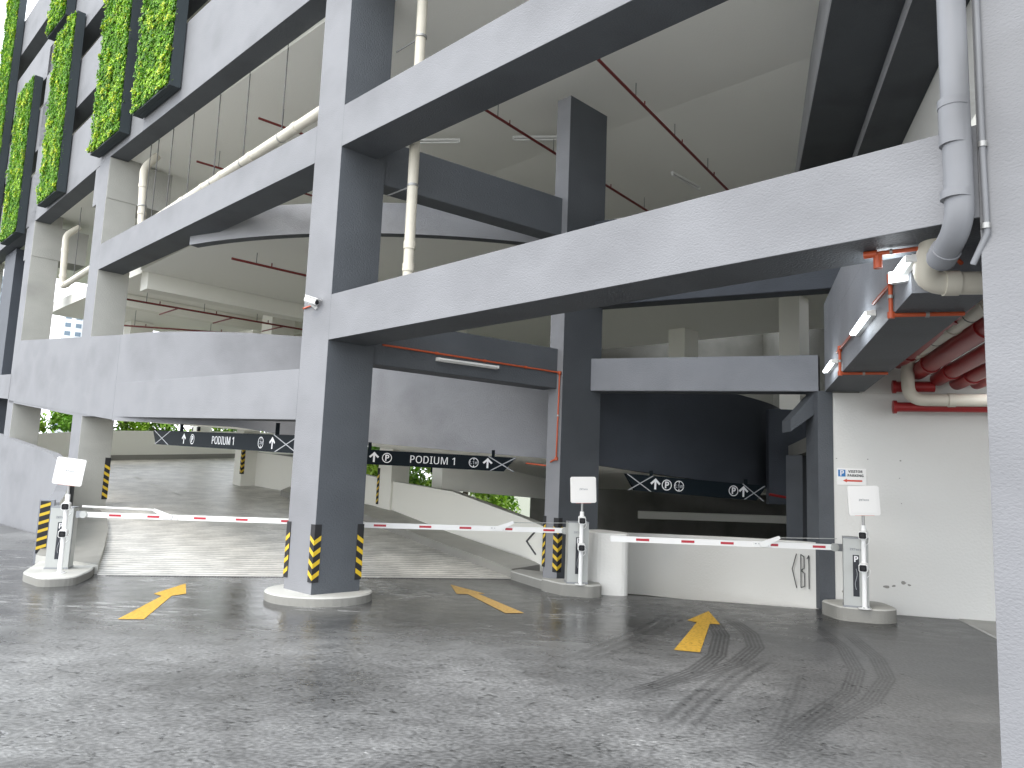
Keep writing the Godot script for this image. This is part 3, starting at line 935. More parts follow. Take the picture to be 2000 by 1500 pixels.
# ---------------------------------------------------------------- ramps at ground level
func build_ramps() -> void:
	# podium ramp: one sloping sheet with uv for its grooves
	var poly := [xz(-6.92, -13.39), xz(0.14, -15.05), xz(0.74, -16.0), xz(-1.31, -18.42), xz(-3.2, -21.3), xz(-7.0, -24.6), xz(-8.8, -25.7), xz(-11.9, -34.2), xz(-15.6, -30.0), xz(-16.4, -26.0), xz(-11.4, -20.7), xz(-9.6, -18.6)]
	var p2 := PackedVector2Array()
	for q in poly: p2.append(Vector2(q.x, q.z))
	var idx := Geometry2D.triangulate_polygon(p2)
	var s := st("ramp")
	var n := Vector3(0.229 * RM, 1, 0.973 * RM).normalized()
	for k in range(0, idx.size(), 3):
		var tr := [poly[idx[k]], poly[idx[k + 1]], poly[idx[k + 2]]]
		if (tr[1] - tr[0]).cross(tr[2] - tr[0]).y > 0: tr = [tr[0], tr[2], tr[1]]
		for q in tr:
			s.set_normal(n)
			s.set_uv(Vector2((q.x * 0.973 - q.z * 0.229) / 8.0, (q.x * -0.229 + q.z * -0.973) / 8.0))
			s.add_vertex(rp(q.x, q.z))
	structure("podium_ramp_road", true)
	# lane dashes
	var dash := [Vector2(-5.72, -18.37), Vector2(-8.22, -21.17), Vector2(-9.62, -22.62), Vector2(-11.0, -24.14), Vector2(-12.12, -25.37)]
	for q in dash:
		var dv := Vector2(-0.675, -0.737)
		var nv := Vector2(0.737, -0.675)
		var a: Vector2 = q - dv * 0.35 - nv * 0.05
		var b: Vector2 = q + dv * 0.35 - nv * 0.05
		var c: Vector2 = q + dv * 0.35 + nv * 0.05
		var e: Vector2 = q - dv * 0.35 + nv * 0.05
		quad("lane_white", rp(a.x, a.y, 0.005), rp(b.x, b.y, 0.005), rp(c.x, c.y, 0.005), rp(e.x, e.y, 0.005), n)
		structure("lane_marking")
	# wall and kerb on the right of the podium ramp
	var wp := [xz(0.72, -15.6), xz(0.3, -16.6), xz(-1.31, -18.42), xz(-3.2, -21.3), xz(-7.0, -24.6), xz(-8.6, -25.6)]
	var bs := []; var ts := []
	for q in wp: bs.append(ramp_y(q.x, q.z) - 0.4)
	ts = [0.98, 1.1, 1.55, 1.72, 2.35, 2.5]
	wp.reverse(); bs.reverse(); ts.reverse()
	strip_wall(["white", "white", "concrete", "white"], wp, bs, ts, 0.2)
	var rw := put("ramp_wall")
	tag(rw, "low white wall rising along the right side of the podium ramp", "wall")
	var ko := [xz(0.14, -15.1), xz(-1.3, -16.97), xz(-3.7, -20.18), xz(-6.9, -23.6)]
	var ki := [xz(0.74, -15.7), xz(-1.25, -18.34), xz(-3.12, -21.2), xz(-6.9, -24.5)]
	for i in 3:
		var l := Vector3(0, 0.17, 0)
		var a := rp(ko[i].x, ko[i].z); var b := rp(ko[i + 1].x, ko[i + 1].z)
		var c := rp(ki[i + 1].x, ki[i + 1].z); var e := rp(ki[i].x, ki[i].z)
		quad("concrete", a + l, b + l, c + l, e + l, Vector3.UP)
		quad_out("concrete_dirty", a, b, b + l, a + l, c)
		if i == 0: quad_out("concrete_dirty", a, e, e + l, a + l, b)
	structure("kerb")
	# its lower end piece beside the middle island
	kerb_block(rounded([xz(0.1, -14.95), xz(0.25, -15.3), xz(0.8, -15.0), xz(1.0, -13.75), xz(0.66, -13.7)], 0.08), 0.0, 0.16)
	structure("kerb")
	# back parapet of the podium ramp with its kerb
	var bp := [xz(-16.4, -26.2), xz(-15.6, -30.0), xz(-14.3, -31.4), xz(-11.7, -34.2), xz(-8.0, -36.0)]
	bs = []; ts = []
	for q in bp:
		bs.append(ramp_y(q.x, q.z) - 0.5); ts.append(ramp_y(q.x, q.z) + 1.12)
	strip_wall(["white", "white", "concrete", "white"], bp, bs, ts, 0.2)
	tag(put("ramp_parapet"), "low white parapet at the top of the podium ramp before the trees", "wall")
	for i in 4:
		var a := rp(bp[i].x, bp[i].z, 0.16); var b := rp(bp[i + 1].x, bp[i + 1].z, 0.16)
		var t := (b - a).normalized()
		var nn := Vector3(-t.z, 0, t.x) * 0.35
		quad("concrete", a, b, b + nn, a + nn, Vector3.UP)
		quad("concrete_dirty", a + nn, b + nn, b + nn - Vector3(0, 0.2, 0), a + nn - Vector3(0, 0.2, 0), nn.normalized())
	structure("kerb")
	# inner columns on the ramp
	for c in [[-8.65, -25.45, 0.55, "square white column with a striped guard at the top of the podium ramp"], [-3.2, -21.6, 0.62, "beige column where the ramp wall turns, behind the corner column"], [-13.3, -33.2, 0.6, "square white column at the back parapet of the podium ramp"], [-1.9, -23.5, 0.6, "beige column seen under the right podium sign"]]:
		var y0 := ramp_y(c[0], c[1]) - 0.1
		extrude("white", rect(-c[2] / 2, c[2] / 2, -c[2] / 2, c[2] / 2, 0.012), xz(c[0], c[1], y0), Vector3(S2, 0, S2), Vector3(S2, 0, -S2), Vector3(0, 6.5 - y0, 0))
		tag(put("ramp_column"), c[3], "column")
	# basement ramp falling behind the middle island
	var ow := [xz(5.12, -12.66), xz(4.55, -14.0), xz(3.6, -15.5), xz(2.3, -17.5), xz(0.5, -19.6), xz(-2.0, -21.6)]
	var oy := [0.0, -0.16, -0.33, -0.56, -0.85, -1.2]
	var ot := [1.05, 0.96, 0.85, 0.73, 0.5, 0.2]
	var iw := [xz(2.05, -13.44), xz(1.75, -14.3), xz(1.4, -15.3), xz(0.5, -16.8), xz(-1.1, -18.7), xz(-3.0, -20.6)]
	var s2 := st("ramp")
	for i in 5:
		var a := Vector3(iw[i].x, oy[i], iw[i].z); var b := Vector3(iw[i + 1].x, oy[i + 1], iw[i + 1].z)
		var c := Vector3(ow[i + 1].x, oy[i + 1], ow[i + 1].z); var e := Vector3(ow[i].x, oy[i], ow[i].z)
		for tr in [[a, b, c], [a, c, e]]:
			if (tr[1] - tr[0]).cross(tr[2] - tr[0]).y > 0: tr = [tr[0], tr[2], tr[1]]
			for q in tr:
				s2.set_normal(Vector3.UP)
				s2.set_uv(Vector2(q.x / 8.0, q.z / 8.0))
				s2.add_vertex(q)
	structure("basement_ramp_road", true)
	var smooth := []; var sb := []; var stp := []
	var cv := Curve3D.new()
	for i in ow.size():
		var tg: Vector3 = (ow[mini(i + 1, 5)] - ow[maxi(i - 1, 0)]) / 6.0
		cv.add_point(ow[i], -tg, tg)
	var L := cv.get_baked_length()
	for i in 25:
		var q := cv.sample_baked(L * i / 24.0)
		smooth.append(q)
		var f := 5.0 * i / 24.0
		var k := mini(int(f), 4)
		sb.append(lerpf(oy[k], oy[k + 1], f - k) - 0.1)
		stp.append(lerpf(ot[k], ot[k + 1], f - k))
	smooth.reverse(); sb.reverse(); stp.reverse()
	strip_wall(["wallwhite", "wallwhite", "concrete", "white"], smooth, sb, stp, 0.2)
	tag(put("curved_wall"), "low curved white wall of the basement lane marked B1", "wall")
	# dark basement hall behind it
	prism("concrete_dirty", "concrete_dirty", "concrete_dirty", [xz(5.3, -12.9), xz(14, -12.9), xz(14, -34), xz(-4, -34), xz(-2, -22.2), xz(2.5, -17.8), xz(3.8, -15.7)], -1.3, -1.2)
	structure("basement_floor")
	# rounded end block beside the slim column
	kerb_block(rounded([xz(1.5, -13.35), xz(2.1, -13.25), xz(2.12, -13.8), xz(1.75, -14.4), xz(1.45, -14.2)], 0.2), 0.0, 1.03, "wallwhite", "wallwhite")
	tag(put("wall_end"), "rounded waist high white wall end right of the slim dark column", "wall")
	# ---- islands and plinths
	var circ := []
	var cc := uvp(-0.36, 0.38)
	for i in 40:
		var a := TAU * i / 40.0
		circ.append(cc + (uvp(1, 0) - uvp(0, 0)) * 0.80 * cos(a) + (uvp(0, 1) - uvp(0, 0)) * 0.78 * sin(a))
	kerb_block(circ, 0.0, 0.13)
	tag(put("plinth"), "round concrete plinth under the big corner column", "kerb")
	kerb_block(rounded([xz(-7.62, -12.42), xz(-6.95, -11.82), xz(-6.6, -12.1), xz(-6.82, -13.0), xz(-7.3, -14.1), xz(-8.3, -14.1)], 0.3), 0.0, 0.13)
	tag(put("traffic_island"), "pale rounded concrete island under the leftmost barrier cabinet", "kerb", "concrete islands under the barriers")
	var io := [xz(-6.98, -13.5), xz(-7.62, -14.9), xz(-8.3, -16.3), xz(-9.0, -17.6), xz(-9.7, -18.6)]
	var ii := [xz(-8.3, -13.9), xz(-8.85, -15.1), xz(-9.5, -16.5), xz(-10.2, -17.8), xz(-10.8, -18.7)]
	for i in 4:
		var l := Vector3(0, 0.14, 0)
		var a := rp(io[i].x, io[i].z); var b := rp(io[i + 1].x, io[i + 1].z); var c := rp(ii[i + 1].x, ii[i + 1].z); var e := rp(ii[i].x, ii[i].z)
		quad("concrete_dirty", a + l, b + l, c + l, e + l, Vector3.UP)
		quad_out("concrete", a - l, b - l, b + l, a + l, c)
		quad_out("concrete_dirty", e - l, c - l, c + l, e + l, b)
		if i == 0: quad_out("concrete", a - l, e - l, e + l, a + l, b)
	structure("kerb")
	kerb_block(rounded([xz(0.62, -13.62), xz(0.95, -13.05), xz(1.42, -12.9), xz(1.62, -13.05), xz(1.62, -13.45), xz(1.2, -13.75)], 0.07), 0.0, 0.2)
	tag(put("traffic_island"), "small concrete island under the middle barrier cabinet", "kerb", "concrete islands under the barriers")
	kerb_block(rounded([xz(4.92, -12.3), xz(4.95, -11.62), xz(5.5, -11.42), xz(5.82, -11.6), xz(5.9, -12.3), xz(5.5, -12.5)], 0.16), 0.0, 0.2)
	tag(put("traffic_island"), "concrete island with rounded end under the rightmost barrier cabinet", "kerb", "concrete islands under the barriers")
	kerb_block([xz(6.99, -12.14), xz(6.58, -10.46), xz(8.5, -10.2), xz(9.5, -11.4)], 0.0, 0.02, "concrete", "concrete")
	structure("footpath")
	# ground parapet on the left, curving to the striped post
	var gp := [uvp(-45, -0.1), uvp(-19.5, -0.1), uvp(-13.2, -0.1), xz(-10.75, -18.6), xz(-9.55, -16.5), xz(-8.95, -15.3), xz(-8.72, -14.75)]
	strip_wall(["light", "white", "light", "white"], gp, same(7, -0.2), [4.8, 2.73, 2.12, 1.82, 1.5, 1.25, 1.12], 0.22)
	tag(put("boundary_wall"), "light grey sloping parapet wall left of the leftmost barrier", "wall")
	# painted lettering on the low white walls
	var dirw: Vector3 = (xz(5.05, -12.86) - xz(4.5, -14.15)).normalized()
	lettering_b1(xz(4.93, -13.05, 0.56), dirw)

func lettering_b1(_at: Vector3, _dir: Vector3) -> void:
	var root := thing("wall_lettering", "outlined arrowhead and B1 painted on the curved white wall", "lettering", xz(4.8, -13.3, 0.3))
	var a := xz(5.04, -12.845)
	var dv := (xz(4.55, -14.0) - xz(5.12, -12.66)).normalized()
	var nn := Vector3(dv.z, 0, -dv.x)
	if nn.z < 0: nn = -nn
	var lift := nn * 0.02
	var put_line := func(s0, y0, s1, y1):
		var p: Vector3 = a + dv * s0 + Vector3(0, y0, 0) + lift
		var q: Vector3 = a + dv * s1 + Vector3(0, y1, 0) + lift
		rod("rod_dark", p, q, 0.009, 5)
	# "1"
	put_line.call(0.06, 0.28, 0.06, 0.82); put_line.call(0.06, 0.82, 0.10, 0.76)
	put("digit", root)
	# "B"
	for l in [[0.24, 0.28, 0.24, 0.82], [0.24, 0.82, 0.17, 0.79], [0.17, 0.79, 0.17, 0.60], [0.17, 0.60, 0.24, 0.56], [0.24, 0.56, 0.16, 0.52], [0.16, 0.52, 0.16, 0.31], [0.16, 0.31, 0.24, 0.28]]: put_line.call(l[0], l[1], l[2], l[3])
	put("letter", root)
	put_line.call(0.34, 0.82, 0.44, 0.56); put_line.call(0.44, 0.56, 0.34, 0.26)
	put("arrowhead", root)
	# chevron on the podium wall
	var r2 := thing("wall_chevron", "dark outlined chevron painted on the ramp wall beside the slim column", "lettering", xz(0.4, -16.4, 0.5))
	var c0 := xz(0.60, -15.88)
	var cd := (xz(0.3, -16.6) - xz(0.72, -15.6)).normalized()
	var cn := Vector3(cd.z, 0, -cd.x)
	if cn.x > 0: cn = -cn
	c0 += cn * 0.01
	rod("rod_dark", c0 + Vector3(0, 0.86, 0), c0 + cd * 0.42 + Vector3(0, 0.62, 0), 0.02, 5)
	rod("rod_dark", c0 + cd * 0.42 + Vector3(0, 0.62, 0), c0 - cd * 0.04 + Vector3(0, 0.40, 0), 0.02, 5)
	put("chevron", r2)

# ---------------------------------------------------------------- pipes
func coupling(mat: String, c: Vector3, d: Vector3, r: float, l: float) -> void:
	d = d.normalized()
	rod(mat, c - d * l / 2, c + d * l / 2, r, 16)
func build_pipes() -> void:
	# cream downpipe behind the corner column
	var root := thing("downpipe", "tall cream downpipe standing right of the corner column", "pipe", uvp(0.72, 1.0, 4.5))
	var b := uvp(0.75, 0.86)
	tube("pvc_cream", [b + Vector3(0, 4.3, 0), b + Vector3(-0.02, 12, -0.02)], 0.082, 16)
	put("pipe", root)
	for y in [5.0, 5.35, 7.9, 8.05]:
		coupling("pvc_cream", b + Vector3(0, y, 0), Vector3.UP, 0.094, 0.12)
		put("coupling", root)
	for y in [8.75, 6.3]:
		coupling("steel", b + Vector3(0, y, 0), Vector3.UP, 0.09, 0.035)
		rod("steel", b + Vector3(0, y, 0), b + Vector3(0, y, 0) - (uvp(1, 0) - uvp(0, 0)) * 0.65, 0.012)
		put("bracket", root)
	# cream pipe along the top of the left beam with its drop
	var p0 := uvp(-0.76, 0.45, 8.1)
	var p1 := uvp(-9.75, 0.45, 7.72)
	var p2 := uvp(-10.0, 0.45, 9.35)
	var p3 := uvp(-10.0, 0.75, 9.78)
	root = thing("drain_pipe", "long sloping cream drain pipe hung above the left beam on thin rods", "pipe", uvp(-6, 0.45, 7.9))
	var pl: Array = [p0]
	pl.append_array(bend(p0, p1, p2, 0.22))
	pl.append_array(bend(p1, p2, p3, 0.16))
	pl.append(p3)
	tube("pvc_cream", pl, 0.095, 14)
	put("pipe", root)
	for t in [0.17, 0.36, 0.5, 0.6, 0.72, 0.97]:
		coupling("pvc_cream", p0.lerp(p1, t), p1 - p0, 0.107, 0.12)
		put("coupling", root)
	for y in [0.25, 0.7]:
		coupling("pvc_cream", p1.lerp(p2, y), p2 - p1, 0.107, 0.1)
		put("coupling", root)
	coupling("steel", p1.lerp(p2, 0.36), p2 - p1, 0.115, 0.03); put("bracket", root)
	for k in 8:
		var t := [0.06, 0.23, 0.40, 0.55, 0.70, 0.83, 0.93, 0.985][k] as float
		var q := p0.lerp(p1, t)
		rod("rod_dark", q, Vector3(q.x, 9.86, q.z), 0.011, 5)
		put("hanger_rod", root)
		coupling("steel", q, p1 - p0, 0.103, 0.03); put("bracket", root)
	# second one in the bay to the left
	root = thing("drain_pipe", "short cream drain pipe with elbow in the bay left of the second column", "pipe", uvp(-15, 0.5, 7.7))
	p0 = uvp(-12.05, 0.55, 7.5); p1 = uvp(-16.55, 0.55, 7.3); p2 = uvp(-16.75, 0.55, 9.0); p3 = uvp(-16.75, 0.9, 9.35)
	pl = [p0]
	pl.append_array(bend(p0, p1, p2, 0.22))
	pl.append_array(bend(p1, p2, p3, 0.16))
	pl.append(p3)
	tube("pvc_cream", pl, 0.095, 14)
	put("pipe", root)
	for y in [0.2, 0.7]:
		coupling("pvc_cream", p1.lerp(p2, y), p2 - p1, 0.107, 0.1); put("coupling", root)
	coupling("pvc_cream", p0.lerp(p1, 0.9), p1 - p0, 0.107, 0.12); put("coupling", root)
	for t in [0.35, 0.75]:
		var q := p0.lerp(p1, t)
		rod("rod_dark", q, Vector3(q.x, 9.6, q.z), 0.011, 5); put("hanger_rod", root)
	# grey downpipe at the near column
	root = thing("downpipe", "thick light grey downpipe with elbow on the column nearest the viewer", "pipe", uvp(8.4, -0.12, 3.6))
	var g := uvp(8.44, -0.13)
	var g0 := g + Vector3(0.0, 8.0, 0.0)
	var g1 := g + Vector3(0.02, 3.76, 0.0)
	var g2 := uvp(8.24, 0.16, 3.60)
	pl = [g0]
	pl.append_array(bend(g0, g1, g2, 0.17, 8))
	pl.append(g2)
	tube("pvc_grey", pl, 0.094, 22)
	put("pipe", root)
	for y in [4.66, 4.5, 3.98]:
		coupling("pvc_grey", g + Vector3(0.0, y, 0), Vector3.UP, 0.103 if y != 4.5 else 0.098, 0.06 if y != 4.5 else 0.3)
		put("coupling", root)
	coupling("pvc_grey", g1.lerp(g2, 0.78), g2 - g1, 0.106, 0.10); put("coupling", root)
	root = thing("conduit", "thin pale conduit beside the thick grey downpipe", "conduit", uvp(8.58, -0.05, 3.6))
	var c0 := uvp(8.585, -0.03)
	pl = [c0 + Vector3(0, 8, 0), c0 + Vector3(0.005, 4.3, 0), c0 + Vector3(0.015, 3.7, 0.0), c0 + Vector3(-0.03, 3.5, -0.1)]
	tube("pvc_grey", pl, 0.022, 10)
	put("pipe", root)
	for y in [4.35, 3.75]:
		coupling("steel", c0 + Vector3(0.008, y, 0), Vector3.UP, 0.03, 0.04); put("clip", root)
	# fat cream pipe with elbow under the beam end
	root = thing("drain_pipe", "fat cream elbow pipe under the beam end beside the grey downpipe", "pipe", xz(3.9, -7.0, 3.7))
	var f0 := xz(3.25, -5.75, 3.92); var f1 := xz(3.27, -6.05, 3.56); var f2 := xz(5.5, -5.6, 3.56)
	pl = [f0]
	pl.append_array(bend(f0, f1, f2, 0.2, 8))
	pl.append(f2)
	tube("pvc_cream", pl, 0.092, 20)
	put("pipe", root)
	coupling("pvc_cream", f1.lerp(f2, 0.1), f2 - f1, 0.102, 0.11); put("coupling", root)
	coupling("steel", f1.lerp(f2, 0.24), f2 - f1, 0.1, 0.03); put("bracket", root)
	# cream pipe snaking under the passage ceiling
	var d := Vector3(-0.285, 0, 0.9585)
	var wd := Vector3(0.9585, 0, 0.285)
	root = thing("drain_pipe", "cream pipe bending down and along the white wall under the passage ceiling", "pipe", xz(6.2, -11.8, 3.4))
	var h0 := xz(4.72, -7.2, 3.86)
	var h1 := xz(6.12, -11.75, 3.96)
	var h2 := xz(6.14, -11.8, 3.33)
	var h3 := h2 + wd * 5.0
	pl = [h0]
	pl.append_array(bend(h0, h1, h2, 0.24, 8))
	pl.append_array(bend(h1, h2, h3, 0.24, 8))
	pl.append(h3)
	tube("pvc_cream", pl, 0.095, 18)
	put("pipe", root)
	for t in [0.12, 0.42, 0.8]:
		coupling("pvc_cream", h0.lerp(h1, t), h1 - h0, 0.107, 0.12); put("coupling", root)
	for t in [0.25, 0.6, 0.88]:
		coupling("rod_dark", h0.lerp(h1, t), h1 - h0, 0.1, 0.025)
		rod("rod_dark", h0.lerp(h1, t), h0.lerp(h1, t) + Vector3(0, 1.1, 0), 0.01, 5)
		put("hanger_rod", root)
	coupling("pvc_cream", h2.lerp(h3, 0.12), wd, 0.107, 0.1); put("coupling", root)
	# red fire mains
	for k in 5:
		var off := 0.16 + 0.27 * k
		var y: float = [3.95, 3.80, 3.68, 3.62, 3.62][k]
		var rr: float = [0.105, 0.13, 0.11, 0.11, 0.10][k]
		var a := xz(6.1, -12.0, y) + wd * (off - 0.15)
		var e := a + d * 7.0
		root = thing("fire_main", "dark red fire main under the passage ceiling, %s from the slanted beam" % ["first", "second and thickest", "third", "fourth", "fifth and thinnest"][k], "pipe", a, "red fire mains under the passage ceiling")
		tube("fire_red", [a, e], rr, 16)
		put("pipe", root)
		for t in [0.12, 0.5]:
			coupling("fire_red", a.lerp(e, t), d, rr + 0.02, 0.09); put("coupling", root)
	for k in 2:
		var y: float = [3.56, 3.24][k]
		var a := xz(6.02, -12.05, y)
		root = thing("fire_main", ["red pipe end with flange left of the cream bend, the upper of two", "red pipe end with flange left of the cream bend, the lower, running right"][k], "pipe", a, "red pipe ends by the cream bend")
		if k == 0: tube("fire_red", [a, a + wd * 0.6], 0.085, 16)
		else: tube("fire_red", [a, a + wd * 5.0], 0.075, 16)
		put("pipe", root)
		coupling("fire_red", a + wd * 0.03, wd, 0.105, 0.05); put("flange", root)

# ---------------------------------------------------------------- lamps and conduits
func lamp(called: String, label: String, c: Vector3, dir: Vector3, nrm: Vector3, lit: bool, len := 1.2) -> void:
	var root := thing(called, label, "lamp", c, "tube lamps of the car park")
	dir = dir.normalized()
	var b := Basis(dir, nrm.cross(dir).normalized() * -1.0, nrm)
	b = Basis(dir, nrm.cross(dir).normalized(), nrm)
	obox("lamp_white", c + nrm * 0.025, b, Vector3(len, 0.06, 0.05))
	var hous := put("housing", root)
	for s in [-1, 1]:
		obox("lamp_white", c + nrm * 0.06 + dir * s * (len / 2 - 0.02), b, Vector3(0.04, 0.05, 0.07))
		put("end_cap", hous)
	tube("tube_lit" if lit else "tube_off", [c + nrm * 0.085 - dir * (len / 2 - 0.03), c + nrm * 0.085 + dir * (len / 2 - 0.03)], 0.02 if not lit else 0.026, 10)
	put("tube", root)
	if lit:
		var l := OmniLight3D.new()
		l.name = "light"
		l.light_energy = 0.05
		l.light_color = Color(0.95, 0.98, 1.0)
		l.light_size = 0.1
		l.omni_range = 12.0
		l.omni_attenuation = 2.0
		l.shadow_enabled = true
		root.add_child(l, true)
		l.position = nrm * 0.17
func build_lamps_and_conduits() -> void:
	var d := Vector3(-0.285, 0, 0.9585)
	var nf := Vector3(-0.9585, 0, -0.285)       # outward from the slanted beam's lit face
	var d0 := xz(5.09, -12.29)
	var ls := [[1.0, 3.73, 1.05], [4.1, 3.73, 1.15], [6.36, 3.73, 0.62]]
	var nm := ["lit tube lamp at the far end of the slanted beam", "lit tube lamp in the middle of the slanted beam", "lit tube lamp on the slanted beam nearest the cream elbow"]
	for k in 3:
		lamp("tube_lamp", nm[k], d0 + d * ls[k][0] + Vector3(0, ls[k][1], 0) + nf * 0.004, d, nf, true, ls[k][2])
	lamp("tube_lamp", "lit tube lamp under the red fire mains, half hidden by the near column", xz(7.05, -10.9, 3.62), Vector3(-0.285, 0, 0.9585), Vector3.DOWN, true)
	# unlit lamp on the cross beam
	var b0 := uvp(0.0, 0.83); var b1 := uvp(0.65, 4.44)
	var bd := (b1 - b0).normalized()
	var bn := Vector3(-bd.z, 0, bd.x)
	if bn.z < 0: bn = -bn
	lamp("tube_lamp", "white tube lamp on the dark cross beam under an orange conduit", b0 + bd * 1.72 + Vector3(0, 3.79, 0) + bn * 0.004, bd, bn, false)
	# unlit lamps under the decks
	var ul := [[uvp(-3.4, 4.5, 9.6), Vector3(1, 0, 0.1), "unlit tube lamp on the high ceiling beside the tall cream downpipe"], [uvp(0.4, 9.1, 9.1), Vector3(S2, 0, -S2), "unlit tube lamp on the high ceiling right of the slim column"], [uvp(-1.4, 5.9, 9.57), Vector3(1, 0, 0.1), "unlit tube lamp half hidden by the head of the slim column"],
		[uvp(-12.6, 3.2, 7.1), Vector3(S2, 0, -S2), "unlit tube lamp under the left deck next to the second column"], [uvp(-12.4, 6.2, 7.1), Vector3(S2, 0, -S2), "unlit tube lamp in the middle under the left deck"], [uvp(-11.6, 10.2, 7.1), Vector3(S2, 0, -S2), "unlit tube lamp under the left deck near the inner white column"]]
	for a in ul: lamp("tube_lamp", a[2], a[0], a[1], Vector3.DOWN, false)
	# orange conduit on the cross beam, down the slim column
	var root := thing("conduit", "orange conduit along the dark cross beam and down the slim column", "conduit", uvp(0.3, 2.5, 3.8))
	var q0 := b0 + bd * 0.15 + bn * 0.02 + Vector3(0, 3.9, 0)
	var q1 := b1 - bd * 0.03 + bn * 0.02 + Vector3(0, 3.86, 0)
	tube("orange", [q0, q1], 0.016)
	var k1 := uvp(0.74, 4.41, 3.84)
	var k2 := uvp(0.72, 4.41, 2.28)
	tube("orange", [q1, k1, k2, uvp(0.62, 4.41, 2.24), uvp(0.3, 4.6, 2.16), uvp(-0.3, 4.7, 2.2)], 0.016)
	put("pipe", root)
	for t in [0.28, 0.55, 0.8]:
		coupling("orange", q0.lerp(q1, t), q1 - q0, 0.024, 0.05); put("coupling", root)
	coupling("orange", k1, Vector3.UP, 0.03, 0.06); put("elbow", root)
	coupling("steel", k1.lerp(k2, 0.5), Vector3.UP, 0.024, 0.03); put("clip", root)
	coupling("orange", k2, Vector3.UP, 0.03, 0.06); put("elbow", root)
	# orange conduits of the slanted beam
	root = thing("conduit", "orange conduit linking the lit lamps on the slanted beam", "conduit", d0 + d * 3.5 + Vector3(0, 3.7, 0))
	var yb := 3.84
	tube("orange", [d0 + d * 1.6 + nf * 0.03 + Vector3(0, yb, 0), d0 + d * 3.5 + nf * 0.03 + Vector3(0, yb - 0.04, 0)], 0.018)
	tube("orange", [d0 + d * 4.7 + nf * 0.03 + Vector3(0, yb - 0.02, 0), d0 + d * 5.8 + nf * 0.03 + Vector3(0, yb - 0.06, 0)], 0.018)
	put("pipe", root)
	var kk := 0
	for s in [1.9, 5.62]:
		root = thing("conduit", ["orange conduit dropping under the far end of the slanted beam", "orange conduit dropping under the near end of the slanted beam"][kk], "conduit", d0 + d * s + Vector3(0, 3.6, 0))
		kk += 1
		var a: Vector3 = d0 + d * s + nf * 0.03 + Vector3(0, 3.84, 0)
		var b: Vector3 = d0 + d * s + nf * 0.03 + Vector3(0, 3.495, 0)
		tube("orange", [a, b], 0.02)
		tube("orange", [b, b - nf * 0.6], 0.02)
		put("pipe", root)
		coupling("orange", b, Vector3.UP, 0.032, 0.06); put("elbow", root)
		coupling("orange", a, Vector3.UP, 0.03, 0.08); put("elbow", root)
		coupling("steel", a.lerp(b, 0.5), Vector3.UP, 0.028, 0.03); put("clip", root)
		coupling("steel", b - nf * 0.3, nf, 0.028, 0.03); put("clip", root)
	# orange conduit on the near end of the lower right beam, with its junction box
	root = thing("conduit", "orange conduit with round junction under the near end of the lower right beam", "conduit", uvp(7.6, 0.5, 3.8))
	var c0 := uvp(7.68, 0.34, 3.80); var c1 := uvp(8.19, 0.43, 3.80)
	tube("orange", [c0, c1, c1 + uvp(0.05, 0.3, -0.08) - uvp(0, 0)], 0.018)
	put("pipe", root)
	for t in [0.3, 0.75]:
		coupling("steel", c0.lerp(c1, t), c1 - c0, 0.024, 0.02); put("clip", root)
	coupling("orange", c0, c1 - c0, 0.03, 0.1); put("coupling", root)
	rod("orange", c0 + Vector3(0.05, -0.01, 0.02), c0 + Vector3(0.05, -0.12, 0.02), 0.035, 14); put("junction_box", root)
	root = thing("junction_box", "small white junction box between orange conduit and cream elbow", "box", uvp(7.75, 0.8, 3.7))
	obox("lamp_white", uvp(7.75, 0.8, 3.70), Basis(Vector3(S2, 0, S2), Vector3.UP, Vector3(-S2, 0, S2)), Vector3(0.16, 0.1, 0.06))
	put("body", root)
	# surveillance camera on the corner column
	root = thing("security_camera", "white bullet camera on the corner column at the lower right beam", "camera", uvp(-0.3, -0.1, 4.44))
	var cp := uvp(-0.36, -0.12, 4.46)
	var cb := Basis(Vector3(0.9, -0.28, 0.33).normalized(), 0.0)
	var ax := Vector3(0.86, -0.3, 0.42).normalized()
	var side := ax.cross(Vector3.UP).normalized()
	var up := side.cross(ax)
	obox("lamp_white", cp + ax * 0.03, Basis(side, up, -ax), Vector3(0.09, 0.09, 0.22), 0.02)
	put("body", root)
	obox("plate_white", cp + up * 0.055 + ax * 0.05, Basis(side, up, -ax), Vector3(0.11, 0.012, 0.26), 0.003); put("sun_shield", root)
	rod("lens", cp + ax * 0.14, cp + ax * 0.15, 0.036, 14); put("lens", root)
	rod("lamp_white", cp - up * 0.03, uvp(-0.36, 0.0, 4.36), 0.03, 10); put("bracket", root)
	rod("orange", uvp(-0.72, -0.02, 4.4), uvp(-0.36, -0.02, 4.42), 0.014); put("cable", root)
	# red riser beside the dark ramp wall
	root = thing("fire_riser", "thin red riser in the shade left of the grey pier", "pipe", xz(6.58, -16.3, 1.7))
	tube("fire_red", [xz(5.5, -16.3, 1.78), xz(6.58, -16.3, 1.62), xz(6.58, -16.3, 2.86), xz(6.9, -16.3, 2.86)], 0.03)
	put("pipe", root)

